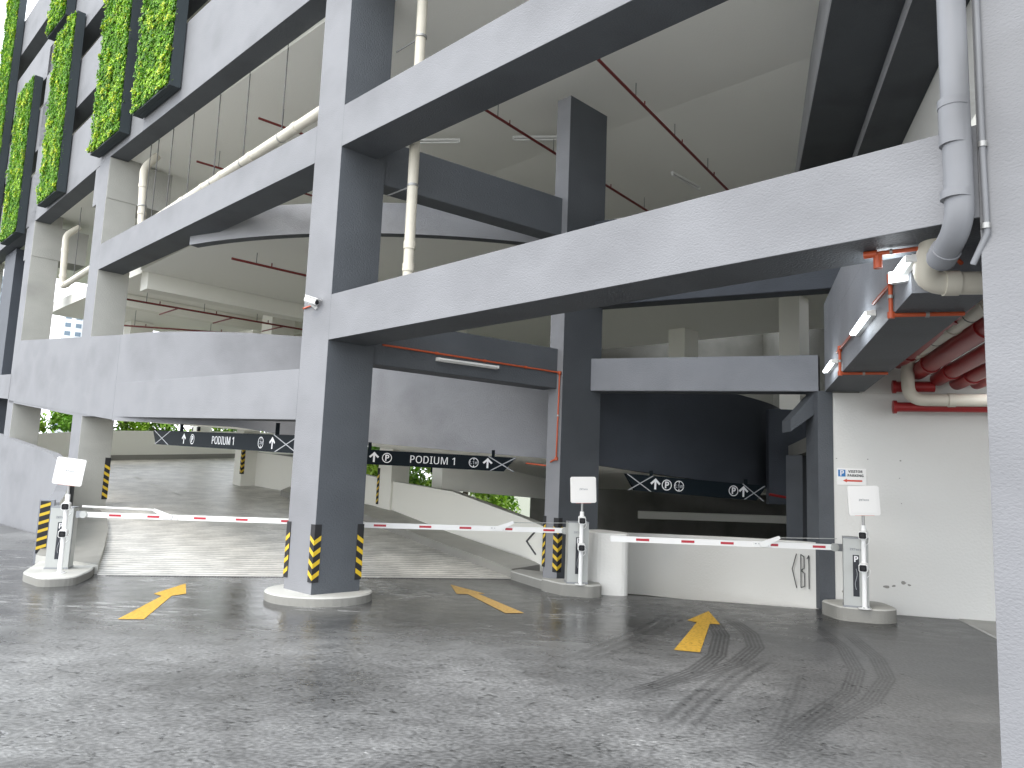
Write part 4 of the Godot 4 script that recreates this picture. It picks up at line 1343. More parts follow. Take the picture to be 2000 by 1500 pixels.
# ---------------------------------------------------------------- sprinkler lines
func sprinkler(label: String, a: Vector3, b: Vector3, ceil0: float, ceil1: float, step := 1.6, branch := 0.0) -> void:
	var root := thing("sprinkler_pipe", label, "pipe", a, "red sprinkler pipes under the ceilings")
	rod("sprink_red", a, b, 0.028, 8)
	put("pipe", root)
	var n := maxi(2, int((b - a).length() / step))
	for i in n:
		var t := (i + 0.45) / n
		var q := a.lerp(b, t)
		rod("rod_dark", q, Vector3(q.x, lerpf(ceil0, ceil1, t), q.z), 0.008, 5); put("hanger_rod", root)
		rod("sprink_red", q + (b - a).normalized() * 0.35, q + (b - a).normalized() * 0.35 + Vector3(0, 0.1, 0), 0.014, 6); put("sprinkler_head", root)
	if branch > 0.0:
		for i in 3:
			var q := a.lerp(b, (i + 1) / 4.0)
			rod("sprink_red", q, q + (uvp(0, 0) - uvp(1, 0)) * branch, 0.02, 6); put("branch", root)
func build_sprinklers() -> void:
	sprinkler("red sprinkler pipe crossing the ceiling right of the slim column head", uvp(2.4, 1.0, 9.3), uvp(0.9, 12.5, 8.5), 9.6, 8.75)
	sprinkler("red sprinkler pipe passing behind the head of the slim column", uvp(-0.95, 3.4, 9.28), uvp(-0.95, 12.0, 8.5), 9.6, 8.8)
	sprinkler("short red sprinkler pipe end in the left bay nearest the corner column", uvp(-5.2, 1.1, 9.4), uvp(-5.0, 6.0, 9.4), 9.85, 9.8, 1.0)
	sprinkler("short red sprinkler pipe end in the left bay next to the second column", uvp(-8.6, 1.2, 9.4), uvp(-8.3, 6.0, 9.4), 9.85, 9.8, 1.0)
	sprinkler("red sprinkler pipe under the second ramp left of the corner column", uvp(-5.7, 1.0, 6.35), uvp(-5.4, 4.6, 6.3), 6.6, 6.6, 1.2)
	sprinkler("red sprinkler pipe with branches under the left deck", uvp(-12.0, 0.8, 6.35), uvp(-11.4, 7.0, 6.3), 7.14, 7.14, 1.5, 1.4)
	sprinkler("red sprinkler pipe under the left deck beyond the second column", uvp(-17.5, 2.0, 6.5), uvp(-13.5, 8.0, 6.5), 7.14, 7.14, 2.0)
	sprinkler("red sprinkler pipe under the second ramp right of the corner column", uvp(-1.6, 4.2, 6.35), uvp(-1.4, 7.6, 6.3), 6.6, 6.6, 1.2)

# ---------------------------------------------------------------- planted wall panels
func tuft_mesh() -> ArrayMesh:
	var s := SurfaceTool.new()
	s.begin(Mesh.PRIMITIVE_TRIANGLES)
	var rng := RandomNumberGenerator.new()
	rng.seed = 5
	for k in 5:
		var a := TAU * k / 5.0 + rng.randf() * 0.6
		var o := Vector3(cos(a), rng.randf_range(0.25, 0.9), sin(a)).normalized()
		var sd := o.cross(Vector3.UP).normalized() * 0.28
		var m := o * 0.55 + Vector3(0, 0.08, 0)
		var e := o * rng.randf_range(0.85, 1.1) - Vector3(0, 0.12, 0)
		var n := sd.cross(o).normalized()
		if n.y < 0: n = -n
		for t in [[Vector3.ZERO, m - sd, m + sd], [m - sd, e, m + sd]]:
			if (t[1] - t[0]).cross(t[2] - t[0]).dot(n) > 0: t = [t[0], t[2], t[1]]
			for v in t:
				s.set_normal(n)
				s.set_color(Color.WHITE)
				s.add_vertex(v)
	var am := s.commit()
	am.surface_set_material(0, M["leaf"])
	return am
func foliage(parent: Node3D, called: String, mesh: Mesh, xs: Array, cols: Array) -> void:
	var mm := MultiMesh.new()
	mm.transform_format = MultiMesh.TRANSFORM_3D
	mm.use_colors = true
	mm.mesh = mesh
	mm.instance_count = xs.size()
	for i in xs.size():
		mm.set_instance_transform(i, xs[i])
		mm.set_instance_color(i, cols[i])
	var mi := MultiMeshInstance3D.new()
	mi.multimesh = mm
	mi.name = called
	parent.add_child(mi, true)
	mi.position = -parent.position
	mi.set_meta("kind", "stuff")
func build_green_panels() -> void:
	var tm := tuft_mesh()
	var clump := FastNoiseLite.new()
	clump.seed = 9
	clump.frequency = 0.9
	var panels := [
		[-8.95, -6.72, 10.15, 16.6, "planted green panel on the facade nearest the corner column"],
		[-12.0, -9.8, 10.02, 17.2, "planted green panel, second from the corner column, reaching out of view"],
		[-17.0, -14.95, 9.78, 15.45, "planted green panel standing whole between two taller panels and the leftmost ones"],
		[-21.6, -19.4, 9.45, 15.0, "low planted green panel at the left end of the facade"],
		[-18.35, -16.3, 15.9, 20.5, "high planted green panel above the whole one, only its foot in view"],
		[-25.6, -23.5, 10.2, 20.5, "tall planted green panel at the far left edge against the sky"]]
	var rng := RandomNumberGenerator.new()
	rng.seed = 404
	for q in panels:
		var u0: float = q[0]; var u1: float = q[1]; var y0: float = q[2]; var y1: float = q[3]
		var root := thing("green_wall_panel", q[4], "green wall", uvp((u0 + u1) / 2, 0, y0), "planted panels on the car park facade")
		var vf := -0.27
		# tray: back and four rims
		ubeam(u0, u1, -0.16, -0.03, y0, y0, y1, y1, ["tray", "tray", "tray", "tray", "tray"], 0.004); put("backing", root)
		for e in [[u0, u0 + 0.05, y0, y1], [u1 - 0.05, u1, y0, y1], [u0 + 0.05, u1 - 0.05, y0, y0 + 0.05], [u0 + 0.05, u1 - 0.05, y1 - 0.05, y1]]:
			ubeam(e[0], e[1], vf, -0.16, e[2], e[2], e[3], e[3], ["tray", "tray", "tray", "tray", "tray"], 0.004); put("rim", root)
		var xs := []; var cols := []
		var cnt := int((u1 - u0) * (y1 - y0) * 760)
		for i in cnt:
			var u := rng.randf_range(u0 + 0.02, u1 - 0.02)
			var y := rng.randf_range(y0 + 0.04, y1 - 0.02)
			var c := clump.get_noise_2d(u * 1.6, y * 1.6)
			var c2 := clump.get_noise_2d(u * 0.7 + 40, y * 0.7)
			var out := rng.randf_range(0.0, 0.11) + maxf(c, 0) * 0.14
			var sc := rng.randf_range(0.045, 0.088)
			var nrm := Vector3(-S2, rng.randf_range(-0.1, 0.6), S2).normalized()
			var ax := nrm.cross(Vector3(rng.randf_range(-1, 1), rng.randf_range(-1, 1), rng.randf_range(-1, 1))).normalized()
			var b := Basis(ax, nrm, ax.cross(nrm)).rotated(nrm, rng.randf() * TAU).scaled(Vector3.ONE * sc)
			xs.append(Transform3D(b, uvp(u, vf + 0.08 - out, y)))
			var g := rng.randf()
			var col := Color(0.13, 0.25, 0.03)
			if c2 + rng.randf_range(-0.2, 0.2) > 0.08: col = Color(0.22, 0.34, 0.035)
			if c > 0.28 and g > 0.45: col = Color(0.38, 0.42, 0.05)
			if g < 0.28: col = Color(0.07, 0.16, 0.025)
			cols.append(col * rng.randf_range(1.3, 2.0))
		foliage(root, "foliage", tm, xs, cols)

# ---------------------------------------------------------------- signs
func text(called: String, t: String, mat: String, at: Vector3, dir: Vector3, nrm: Vector3, hgt: float, root: Node3D, bold := false, slope := 0.0) -> void:
	var tm := TextMesh.new()
	var f := SystemFont.new()
	f.font_names = PackedStringArray(["Droid Sans"])
	if bold: f.font_weight = 700
	tm.font = f
	tm.text = t
	tm.font_size = 64
	tm.pixel_size = hgt / 46.0
	tm.depth = 0.004
	tm.curve_step = 2.0
	tm.material = M[mat]
	var mi := MeshInstance3D.new()
	mi.mesh = tm
	mi.name = called
	root.add_child(mi, true)
	var x := dir.normalized()
	var z := nrm.normalized()
	mi.transform = Transform3D(Basis(x, z.cross(x).normalized(), z), at if root is MeshInstance3D else at - root.position)
func ring(mat: String, c: Vector3, x: Vector3, y: Vector3, r: float, w: float) -> void:
	for i in 28:
		var a := TAU * i / 28.0; var b := TAU * (i + 1) / 28.0
		var d0 := x * cos(a) + y * sin(a); var d1 := x * cos(b) + y * sin(b)
		quad(mat, c + d0 * r, c + d1 * r, c + d1 * (r - w), c + d0 * (r - w), x.cross(y))
func strokes(mat: String, c: Vector3, x: Vector3, y: Vector3, segs: Array, w: float) -> void:
	var z := x.cross(y).normalized()
	var k := 0
	for s in segs:
		var a: Vector3 = c + x * s[0] + y * s[1]
		var b: Vector3 = c + x * s[2] + y * s[3]
		var t := (b - a).normalized()
		var n := z.cross(t) * w / 2
		var lift := z * 0.0012 * k
		quad(mat, a - n + lift, b - n + lift, b + n + lift, a + n + lift, z)
		k += 1
func gantry(label: String, A: Vector3, Bp: Vector3, h: float, items: Array, cuts: Array, hangers: Array) -> void:
	# A, B = lower ends of the board, seen from the front left to right; top edge is longer than the lower one
	var root := thing("height_limit_sign", label, "sign", A, "black height limit boards over the lanes")
	var x := (Bp - A).normalized()
	var L := (Bp - A).length()
	var flatx := Vector3(x.x, 0, x.z).normalized()
	var n := Vector3(-flatx.z, 0, flatx.x)
	if n.z < 0: n = -n
	var y := n.cross(x).normalized()
	var sl := 0.22
	var pts := PackedVector2Array([Vector2(cuts[0] * sl, 0), Vector2(L - cuts[1] * sl, 0), Vector2(L, h), Vector2(0, h)])
	extrude("sign_black", pts, A - n * 0.12, x, y, n * 0.12)
	var board := put("board", root)
	var f := n * 0.003
	for e in hangers:
		var q: Vector3 = A + x * e[0] + y * h - n * 0.06
		box("sign_black", q + Vector3(0, e[1] / 2, 0), Vector3(0.06, e[1], 0.05)); put("hanger", root)
	for it in items:
		var c: Vector3 = A + x * it[1] + y * (h * 0.5) + f
		match it[0]:
			"arrow":
				strokes("print_white", c, x, y, [[0, -h * 0.33, 0, h * 0.22], [0.015, h * 0.32, -h * 0.3, h * 0.0], [-0.015, h * 0.32, h * 0.3, h * 0.0]], h * 0.13); put("arrow_symbol", board)
			"P":
				ring("print_white", c, x, y, h * 0.34, h * 0.055); put("ring_symbol", board)
				text("letter", "P", "print_white", c, x, n, h * 0.42, board, true)
			"H":
				ring("print_white", c, x, y, h * 0.34, h * 0.05)
				strokes("print_white", c, x, y, [[0, h * 0.34, 0, h * 0.17], [0, -h * 0.34, 0, -h * 0.17]], h * 0.05); put("ring_symbol", board)
				text("letters", "2.1m", "print_grey", c, x, n, h * 0.22, board, true)
			"X":
				strokes("print_grey", c, x, y, [[-it[2], h * 0.5, it[2], -h * 0.5], [-it[2] * 0.8, -h * 0.5, it[2] * 1.1, h * 0.5]], 0.018); put("cross_lines", board)
			"T":
				text("letters", "PODIUM 1", "print_white", c, x, n, h * 0.50, board)
func build_signs() -> void:
	# left board hung along the left bay
	var A := uvp(-7.7, 0.45, 2.36)
	var Bp := uvp(-1.35, 0.45, 2.16)
	var L := (Bp - A).length()
	gantry("black PODIUM 1 height limit board hung left of the corner column", A, Bp, 0.30, [["X", 0.52, 0.42], ["arrow", L * 0.27], ["P", L * 0.335], ["T", L * 0.555], ["H", L * 0.79], ["arrow", L * 0.855], ["X", L - 0.48, 0.42]], [1, 1], [[L * 0.22, 0.25], [L * 0.86, 0.2]])
	# middle board
	A = xz(-3.9, -14.35, 2.08)
	Bp = xz(0.13, -14.5, 2.02)
	L = (Bp - A).length()
	gantry("black PODIUM 1 height limit board hung between the corner and slim columns", A, Bp, 0.27, [["arrow", 1.38], ["P", 1.62], ["T", 2.48], ["H", 3.24], ["arrow", 3.5], ["X", L - 0.28, 0.25]], [1, 1], [[1.28, 0.14], [3.6, 0.12]])
	# basement board
	A = xz(2.25, -14.9, 1.77)
	Bp = xz(5.2, -15.6, 1.64)
	L = (Bp - A).length()
	gantry("black height limit board without words over the basement lane", A, Bp, 0.31, [["X", 0.28, 0.26], ["arrow", 0.62], ["P", 0.86], ["H", 1.12], ["P", 2.3], ["arrow", 2.52], ["X", L - 0.3, 0.24]], [1, 1], [[0.55, 0.1], [2.6, 0.1]])
	# small distant board
	var root := thing("height_limit_sign", "small distant black board beside trees under the middle board", "sign", xz(-2.1, -25.8, 2.0))
	obox("sign_black", xz(-2.1, -25.8, 2.12), Basis(Vector3(1, 0.06, 0).normalized(), 0.0), Vector3(0.01, 0.01, 0.01))
	stl = {}
	obox("sign_black", xz(-2.1, -25.8, 2.14), Basis.IDENTITY, Vector3(1.0, 0.2, 0.1)); put("board", root)
	# visitor parking sign on the white wall
	var wd := Vector3(0.9585, 0, 0.285)
	var n := Vector3(-0.285, 0, 0.9585)
	var c := xz(5.31, -12.62, 2.13) + wd * 0.27 + n * 0.006
	root = thing("wall_sign", "white sign with blue P and red arrow on the white wall reading VISITOR PARKING", "sign", c)
	obox("plate_white", c, Basis(wd, Vector3.UP, n), Vector3(0.44, 0.27, 0.008), 0.001); var board := put("board", root)
	var f := n * 0.0065
	obox("blue", c + f - wd * 0.145 + Vector3(0, 0.055, 0), Basis(wd, Vector3.UP, n), Vector3(0.11, 0.11, 0.004), 0.0005); put("blue_square", board)
	text("letter", "P", "print_white", c + f * 1.5 - wd * 0.145 + Vector3(0, 0.055, 0), wd, n, 0.09, board, true)
	text("letters", "VISITOR", "sign_black", c + f + wd * 0.06 + Vector3(0, 0.085, 0), wd, n, 0.04, board, true)
	text("letters", "PARKING", "sign_black", c + f + wd * 0.06 + Vector3(0, 0.02, 0), wd, n, 0.04, board, true)
	var ac := c + f + wd * 0.02 - Vector3(0, 0.065, 0)
	quad("arrow_red", ac - wd * 0.09 - Vector3(0, 0.014, 0), ac + wd * 0.14 - Vector3(0, 0.014, 0), ac + wd * 0.14 + Vector3(0, 0.014, 0), ac - wd * 0.09 + Vector3(0, 0.014, 0), n)
	tri3("arrow_red", ac - wd * 0.15, ac - wd * 0.0901 + Vector3(0, 0.03, 0), ac - wd * 0.0901 - Vector3(0, 0.03, 0), n, n, n)
	put("arrow_symbol", board)

# ---------------------------------------------------------------- barriers and reader posts
func barrier(label: String, alabel: String, at: Vector3, face: Vector3, pivot: Vector3, tip: Vector3, knee: float, tapes: Array, knee_up: bool) -> void:
	var f := face.normalized()
	var sx := Vector3(f.z, 0, -f.x)           # to the right, seen from the front
	var root := thing("barrier_gate", label, "barrier", at, "barrier gates across the lanes")
	var b := Basis(sx, Vector3.UP, f)
	obox("gate_grey", at + Vector3(0, 0.5, 0), b, Vector3(0.34, 1.0, 0.32), 0.012); var cab := put("cabinet", root)
	obox("gate_edge", at + Vector3(0, 1.005, 0), b, Vector3(0.35, 0.02, 0.33), 0.004); put("lid", cab)
	obox("gate_edge", at + Vector3(0, 0.012, 0), b, Vector3(0.36, 0.03, 0.34), 0.004); put("base_plate", cab)
	obox("gate_edge", at + sx * 0.172 + Vector3(0, 0.5, 0) + f * 0.1, b, Vector3(0.004, 0.9, 0.02), 0.001); put("door_seam", cab)
	var fp := at + f * 0.162
	obox("black", fp + Vector3(0, 0.46, 0), b, Vector3(0.085, 0.60, 0.006), 0.002); var panel := put("front_panel", root)
	text("letter", "P", "print_white", fp + f * 0.005 + Vector3(0, 0.70, 0), sx, f, 0.085, panel, true)
	text("letters", "ZKTeco", "gate_edge", fp + f * 0.001 + Vector3(0, 0.84, 0), sx, f, 0.035, cab, true)
	var curve := []
	for i in 13:
		var t := i / 12.0
		curve.append(fp + f * 0.006 + sx * (sin(t * TAU) * 0.014) + Vector3(0, 0.56 - 0.3 * t, 0))
	tube("print_grey", curve, 0.004, 5); put("wave_line", panel)
	# arm
	var ad := tip - pivot
	var L := ad.length()
	ad = ad.normalized()
	var ab := Basis(ad, Vector3.UP, ad.cross(Vector3.UP).normalized())
	var an := ab.z if ab.z.z > 0 else -ab.z
	obox("arm_white", pivot + ad * L * 0.5, ab, Vector3(L, 0.085, 0.04), 0.008); var arm := put("arm", root)
	rod("gate_grey", pivot - an * 0.01, pivot + an * 0.05, 0.06, 14); put("hub", root)
	obox("gate_edge", pivot - ad * 0.06, ab, Vector3(0.14, 0.11, 0.055), 0.006); put("arm_clamp", root)
	for t in tapes:
		obox("red_tape", pivot + ad * L * t + an * 0.0195, ab, Vector3(0.2, 0.036, 0.006), 0.001); put("red_tape", arm)
	# folding joint: plates and the steering rod above the inner half
	var k := pivot + ad * L * knee
	obox("arm_white", k + an * 0.03, ab, Vector3(0.26, 0.075, 0.02), 0.004); put("joint_plate", arm)
	for s in [-0.09, -0.04, 0.05, 0.1]:
		rod("gate_edge", k + ad * s + an * 0.041 + Vector3(0, 0.012 * signf(s), 0), k + ad * s + an * 0.046 + Vector3(0, 0.012 * signf(s), 0), 0.009, 8); put("bolt", arm)
	var top := k - ad * 0.28 + Vector3(0, 0.11, 0)
	var lever := PackedVector2Array([Vector2(0.02, -0.035), Vector2(0.06, 0.03), Vector2(-0.26, 0.14), Vector2(-0.28, 0.10), Vector2(-0.06, -0.03)])
	extrude("arm_white", lever, k + an * 0.042, ad, Vector3.UP, an * 0.012); put("joint_lever", arm)
	rod("gate_grey" if not knee_up else "arm_white", top + an * 0.02, pivot + Vector3(0, 0.13, 0) - ad * 0.05, 0.017 if knee_up else 0.006, 8); put("steering_rod", root)
	root.set_meta("label", label + alabel)
func reader_post(label: String, at: Vector3, h: float, pface: Vector3, tilt: float, cams: Array, camdir: Vector3) -> void:
	var root := thing("reader_post", label, "reader post", at, "white reader posts beside the barrier cabinets")
	rod("arm_white", at, at + Vector3(0, h - 0.14, 0), 0.035, 16); put("pole", root)
	rod("steel", at + Vector3(0, h - 0.2, 0), at + Vector3(0, h + 0.12, 0), 0.02, 12); put("neck", root)
	rod("arm_white", at, at + Vector3(0, 0.012, 0), 0.09, 20); var flange := put("base_flange", root)
	for k in 4:
		var a := TAU * k / 4 + 0.6
		rod("steel", at + Vector3(cos(a) * 0.068, 0.01, sin(a) * 0.068), at + Vector3(cos(a) * 0.068, 0.026, sin(a) * 0.068), 0.01, 6); put("bolt", flange)
	# square antenna plate, slightly dished, leaning
	var n := pface.normalized()
	var sx := Vector3(n.z, 0, -n.x).normalized()
	var up := (n.cross(sx)).normalized()
	sx = sx.rotated(n, tilt); up = up.rotated(n, tilt)
	var c := at + Vector3(0, h + 0.22, 0) + n * 0.05
	var b := Basis(sx, up, n)
	obox("plate_white", c, b, Vector3(0.43, 0.43, 0.035), 0.02); var plate := put("antenna_plate", root)
	obox("plate_white", c + n * 0.02, b, Vector3(0.37, 0.37, 0.012), 0.01); put("plate_cover", plate)
	obox("plate_red", c - up * 0.2165 + n * 0.004, b, Vector3(0.26, 0.006, 0.02), 0.001); put("red_line", plate)
	obox("steel", at + Vector3(0, h + 0.12, 0) + n * 0.02, b, Vector3(0.1, 0.12, 0.05), 0.005); put("bracket", plate)
	text("letters", "ZKTeco", "print_grey", c + n * 0.028 + up * 0.01, sx, n, 0.03, plate, true)
	# two little cameras clamped on the pole
	for y in cams:
		var q: Vector3 = at + Vector3(0, y, 0)
		rod("arm_white", q - Vector3(0, 0.045, 0), q + Vector3(0, 0.05, 0), 0.058, 16); put("clamp", root)
		var cd := camdir.normalized()
		var cx := Vector3(cd.z, 0, -cd.x).normalized()
		var cb := Basis(cx, cd.cross(cx).normalized(), cd)
		obox("arm_white", q + cd * 0.055, cb, Vector3(0.12, 0.115, 0.15), 0.018); var body := put("camera", root)
		obox("lens", q + cd * 0.132, cb, Vector3(0.098, 0.092, 0.012), 0.014); put("camera_face", body)
		rod("guard_black", q + cd * 0.138, q + cd * 0.144, 0.026, 12); put("camera_lens", body)
		tube("arm_white", [q + cx * 0.05, q + cx * 0.085 - Vector3(0, 0.05, 0), q + cx * 0.07 - Vector3(0, 0.12, 0), q + cx * 0.03 - Vector3(0, 0.16, 0)], 0.006, 6); put("cable", body)
func build_barriers() -> void:
	barrier("grey barrier cabinet at the left", " with arm reaching to the corner column", xz(-7.42, -13.1, 0.13), Vector3(0.28, 0, 1), xz(-7.02, -12.98, 1.03), xz(-3.05, -12.98, 1.05), 0.36, [0.13, 0.29, 0.485, 0.66, 0.85], true)
	barrier("grey barrier cabinet before the slim dark column", " with arm pointing left to the corner column", xz(1.2, -13.22, 0.2), Vector3(0.06, 0, 1), xz(1.0, -13.42, 1.04), xz(-2.45, -12.68, 1.05), 0.335, [0.08, 0.29, 0.49, 0.68, 0.89], false)
	barrier("grey barrier cabinet before the white wall", " with arm pointing left over the basement lane", xz(5.24, -11.72, 0.2), Vector3(-0.36, 0, 0.93), xz(4.98, -11.86, 1.04), xz(1.55, -11.61, 1.06), 0.33, [0.07, 0.285, 0.485, 0.66, 0.86], false)
	reader_post("white reader post with leaning square plate on the left island", xz(-7.06, -12.5, 0.13), 1.38, Vector3(0.25, 0.02, 1), -0.10, [0.63, 1.06], Vector3(0.35, -0.1, 1))
	reader_post("white reader post with square plate before the slim dark column", xz(1.25, -12.98, 0.2), 1.33, Vector3(0.12, 0.02, 1), 0.04, [0.62, 1.06], Vector3(-0.02, -0.12, 1))
	reader_post("white reader post with square plate under the visitor parking sign", xz(5.27, -11.5, 0.2), 1.34, Vector3(-0.25, 0.02, 1), 0.05, [0.6, 1.07], Vector3(-0.6, -0.12, 1))

# ---------------------------------------------------------------- striped corner guards
func guard(label: String, corner: Vector3, x: Vector3, z: Vector3, h: float, w: float, n: int, chevron := true) -> void:
	# corner at the foot; x, z point along the two faces away from the corner
	var root := thing("corner_guard", label, "corner guard", corner, "black and yellow corner guards")
	x = x.normalized(); z = z.normalized()
	var t := 0.012
	var ox := -z * t
	var oz := -x * t
	# L-shaped rubber
	extrude("guard_black", PackedVector2Array([Vector2(-t, -t), Vector2(w, -t), Vector2(w, 0), Vector2(0, 0), Vector2(0, w), Vector2(-t, w)]), corner, x, z, Vector3(0, h, 0))
	var rub := put("rubber", root)
	var sh := h / n
	for k in n:
		var y0 := k * sh + 0.03
		var rise := sh * 0.45
		var hh := sh * 0.42
		var e := 0.002
		var P := func(along: Vector3, out: Vector3, s: float, y: float) -> Vector3: return corner + along * s + out * (t + e) + Vector3(0, y, 0)
		# lowest at the corner so the stripe reads as a v
		var c0 := y0
		var c1 := y0 + (rise if chevron else -rise)
		if c1 + hh > h or c1 < 0: continue
		quad("guard_yellow", P.call(x, -z, -t - e, c0), P.call(x, -z, w, c0 + rise), P.call(x, -z, w, c0 + rise + hh), P.call(x, -z, -t - e, c0 + hh), -z)
		quad("guard_yellow", P.call(z, -x, -t - e, c0), P.call(z, -x, w, c1), P.call(z, -x, w, c1 + hh), P.call(z, -x, -t - e, c0 + hh), -x)
		put("stripe", rub)
func build_guards() -> void:
	var U := Vector3(S2, 0, S2)
	var V := Vector3(S2, 0, -S2)
	guard("striped corner guard on the front edge of the corner column", uvp(0.04, 0.0, 0.3), -U, V, 0.82, 0.10, 5)
	guard("striped corner guard on the left edge of the corner column", uvp(-0.74, 0.0, 0.3), U, V, 0.82, 0.10, 5)
	guard("striped corner guard on the right edge of the corner column", uvp(0.04, 0.82, 0.3), -U, -V, 0.82, 0.10, 5)
	guard("striped corner guard on the front edge of the slim dark column", uvp(0.79, 4.44, 0.28), -U, V, 0.95, 0.10, 6)
	guard("striped corner guard on the far left edge of the slim dark column", uvp(0.45, 4.44, 0.35), U, V, 0.9, 0.05, 6)
	guard("striped corner guard on the second column behind the left barrier arm", uvp(-11.22, 0.76, 1.0), -U, -V, 1.05, 0.12, 6)
	guard("striped corner guard on the inner column at the top of the podium ramp", xz(-8.65, -25.45, ramp_y(-8.65, -25.45) + 0.35) + U * 0.275 - V * 0.275, -U, V, 1.0, 0.09, 6)
	guard("striped corner guard on the beige column seen past the corner column", xz(-3.2, -21.6, ramp_y(-3.2, -21.6) + 0.25) - U * 0.31 - V * 0.31, U, V, 1.0, 0.09, 6)
	guard("striped corner guard, left one of two at the back parapet column", xz(-13.3, -33.2, ramp_y(-13.3, -33.2) + 0.3) - U * 0.3 - V * 0.3, U, V, 0.95, 0.1, 6)
	guard("striped corner guard, right one of two at the back parapet column", xz(-13.3, -33.2, ramp_y(-13.3, -33.2) + 0.3) + U * 0.3 - V * 0.3, -U, V, 0.95, 0.1, 6)
	# striped board on the end of the left parapet wall
	var root := thing("striped_post", "black and yellow striped board on the wall end left of the leftmost cabinet", "hazard post", xz(-8.5, -14.55, 0.13))
	var c := xz(-8.55, -14.5)
	var f := Vector3(0.45, 0, 1).normalized()
	var sx := Vector3(f.z, 0, -f.x)
	obox("light2", c + Vector3(0, 0.6, 0), Basis(sx, Vector3.UP, f), Vector3(0.24, 1.16, 0.2), 0.01); put("post", root)
	obox("guard_black", c + Vector3(-0.02, 0.68, 0) + f * 0.1, Basis(sx, Vector3.UP, f), Vector3(0.16, 0.95, 0.03), 0.004); put("board", root)
	for k in 6:
		var y := 0.27 + 0.15 * k
		var a := c + Vector3(-0.02, y, 0) + f * 0.118
		quad("guard_yellow", a - sx * 0.08, a + sx * 0.08 + Vector3(0, 0.06, 0), a + sx * 0.08 + Vector3(0, 0.115, 0), a - sx * 0.08 + Vector3(0, 0.055, 0), f)
		put("stripe", root)

# ---------------------------------------------------------------- trees and towers
func leaf_mesh() -> ArrayMesh:
	var s := SurfaceTool.new()
	s.begin(Mesh.PRIMITIVE_TRIANGLES)
	var rng := RandomNumberGenerator.new()
	rng.seed = 15
	for k in 7:
		var c := Vector3(rng.randf_range(-1, 1), rng.randf_range(-0.6, 0.6), rng.randf_range(-1, 1)) * 0.6
		var o := Vector3(rng.randf_range(-1, 1), rng.randf_range(-0.5, 0.7), rng.randf_range(-1, 1)).normalized()
		var sd := o.cross(Vector3(0.2, 1, 0.1)).normalized() * 0.2
		var n := sd.cross(o).normalized()
		if n.y < 0: n = -n
		for t in [[c - o * 0.45, c + sd, c + o * 0.5], [c - o * 0.45, c + o * 0.5, c - sd]]:
			if (t[1] - t[0]).cross(t[2] - t[0]).dot(n) > 0: t = [t[0], t[2], t[1]]
			for v in t:
				s.set_normal(n); s.set_color(Color.WHITE); s.add_vertex(v)
	var am := s.commit()
	am.surface_set_material(0, M["tree_leaf"])
	return am
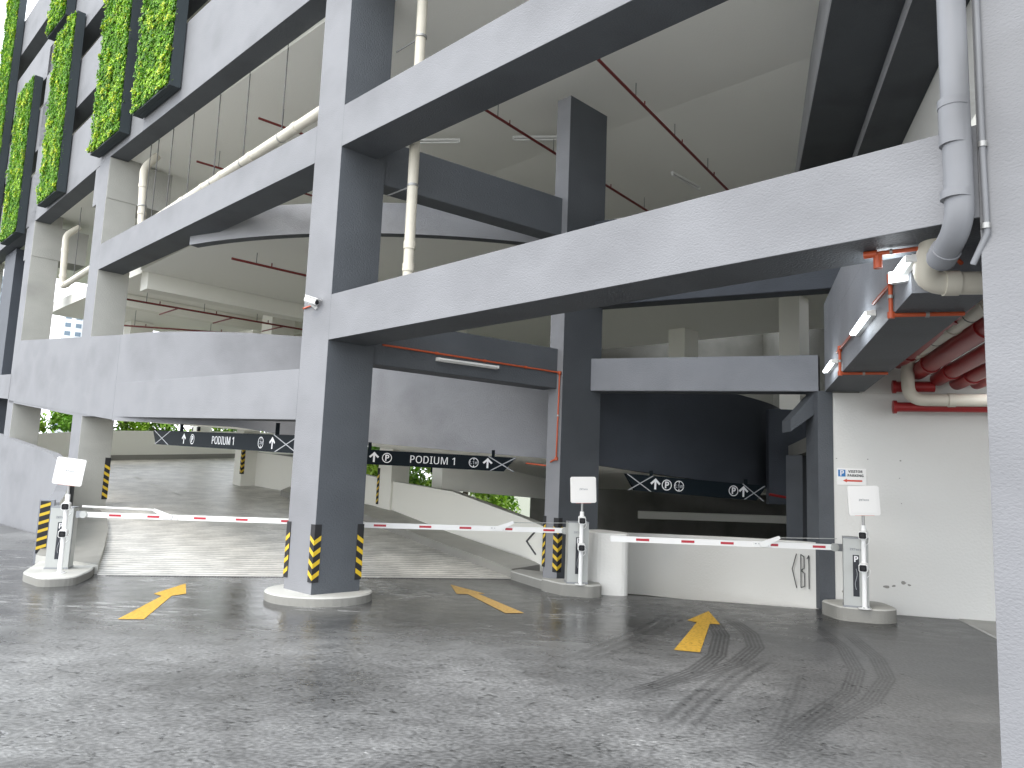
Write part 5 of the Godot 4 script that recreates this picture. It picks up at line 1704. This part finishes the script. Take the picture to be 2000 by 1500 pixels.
func build_surroundings() -> void:
	var lm := leaf_mesh()
	var rng := RandomNumberGenerator.new()
	rng.seed = 99
	var trees := [
		[-24.0, -44.0, 7.5, 4.0, "bushy bright green tree behind the back parapet at the left end of the left board"],
		[-19.0, -47.0, 8.5, 4.4, "yellowish green tree behind the back parapet above the word on the left board"],
		[-14.0, -48.0, 8.0, 4.2, "bright green tree behind the back parapet above the right half of the left board"],
		[-31.0, -45.0, 8.0, 4.2, "green tree seen between the two left columns"],
		[-36.0, -46.0, 8.5, 4.5, "dark green tree seen at the left edge under the grey band"],
		[-5.2, -40.0, 7.0, 3.6, "dense green tree seen under the middle board beside the beige column"],
		[-2.6, -46.0, 8.0, 4.0, "pale green tree seen under the right end of the middle board"],
		[-52.0, -72.0, 10.0, 5.0, "tree below the towers at the left edge"]]
	for t in trees:
		var base := xz(t[0], t[1], -1.4)
		var root := thing("tree", t[4], "tree", base, "trees beyond the ramps")
		var H: float = t[2]
		var R: float = t[3]
		tube("bark", [base, base + Vector3(0.1, H * 0.3, 0.05), base + Vector3(-0.1, H * 0.62, 0.1), base + Vector3(0, H * 0.85, 0)], 0.16, 8)
		put("trunk", root)
		for k in 5:
			var a := TAU * k / 5.0 + rng.randf()
			rod("bark", base + Vector3(0, H * (0.3 + 0.08 * k), 0), base + Vector3(cos(a) * R * 0.6, H * (0.5 + 0.08 * k), sin(a) * R * 0.6), 0.05, 6); put("limb", root)
		var xs := []; var cols := []
		var lobes := []
		for k in 16:
			var a := rng.randf() * TAU
			var rr := sqrt(rng.randf()) * R * 0.85
			lobes.append([base + Vector3(cos(a) * rr, rng.randf_range(H * 0.12, H * 0.9), sin(a) * rr), rng.randf_range(0.8, 1.5), rng.randf()])
		for i in 1500:
			var lb: Array = lobes[rng.randi() % lobes.size()]
			var dv: Vector3 = Vector3(rng.randfn(), rng.randfn() * 0.7, rng.randfn()).normalized() * pow(rng.randf(), 0.4) * lb[1]
			var b := Basis(Vector3.UP, rng.randf() * TAU).rotated(Vector3.RIGHT, rng.randf_range(-0.5, 0.5)).scaled(Vector3.ONE * rng.randf_range(0.28, 0.5))
			xs.append(Transform3D(b, lb[0] + dv))
			var g: float = lb[2]
			var col := Color(0.13, 0.27, 0.03).lerp(Color(0.32, 0.44, 0.06), g)
			cols.append(col * rng.randf_range(0.6, 1.3))
		foliage(root, "crown", lm, xs, cols)
	# towers far off at the left
	var tw := [
		[-176.0, -265.0, 15.0, 66.0, "tower_blue", "tall bluish residential tower at the left edge beside the dark column"],
		[-158.5, -272.0, 6.5, 58.0, "tower_white", "pale tower seen between the two left columns, left one of two"],
		[-151.0, -272.0, 6.5, 57.0, "tower_white", "pale tower seen between the two left columns, right one of two"]]
	for t in tw:
		var base := xz(t[0], t[1], -1.4)
		var root := thing("tower", t[5], "tower block", base, "")
		var w: float = t[2]
		var H: float = t[3]
		var f := Vector3(0.54, 0, 0.84).normalized()
		var sx := Vector3(f.z, 0, -f.x)
		obox(t[4], base + Vector3(0, H / 2, 0), Basis(sx, Vector3.UP, f), Vector3(w, H, w), 0.2); var body := put("wall", root)
		obox(t[4], base + Vector3(0, H + 1.2, 0), Basis(sx, Vector3.UP, f), Vector3(w * 0.5, 2.4, w * 0.5), 0.1); put("roof_house", root)
		var nx := int(w / 2.2)
		for fl in range(2, int(H / 3.0)):
			for k in nx:
				var c := base + sx * (-w / 2 + (k + 0.5) * w / nx) + Vector3(0, fl * 3.0 + 1.2, 0) + f * (w / 2 + 0.05)
				obox("pane", c, Basis(sx, Vector3.UP, f), Vector3(w / nx * 0.55, 1.5, 0.12), 0.02)
		var win := put("windows", body)
		win.name = "window_rows"
		win.set_meta("kind", "stuff")
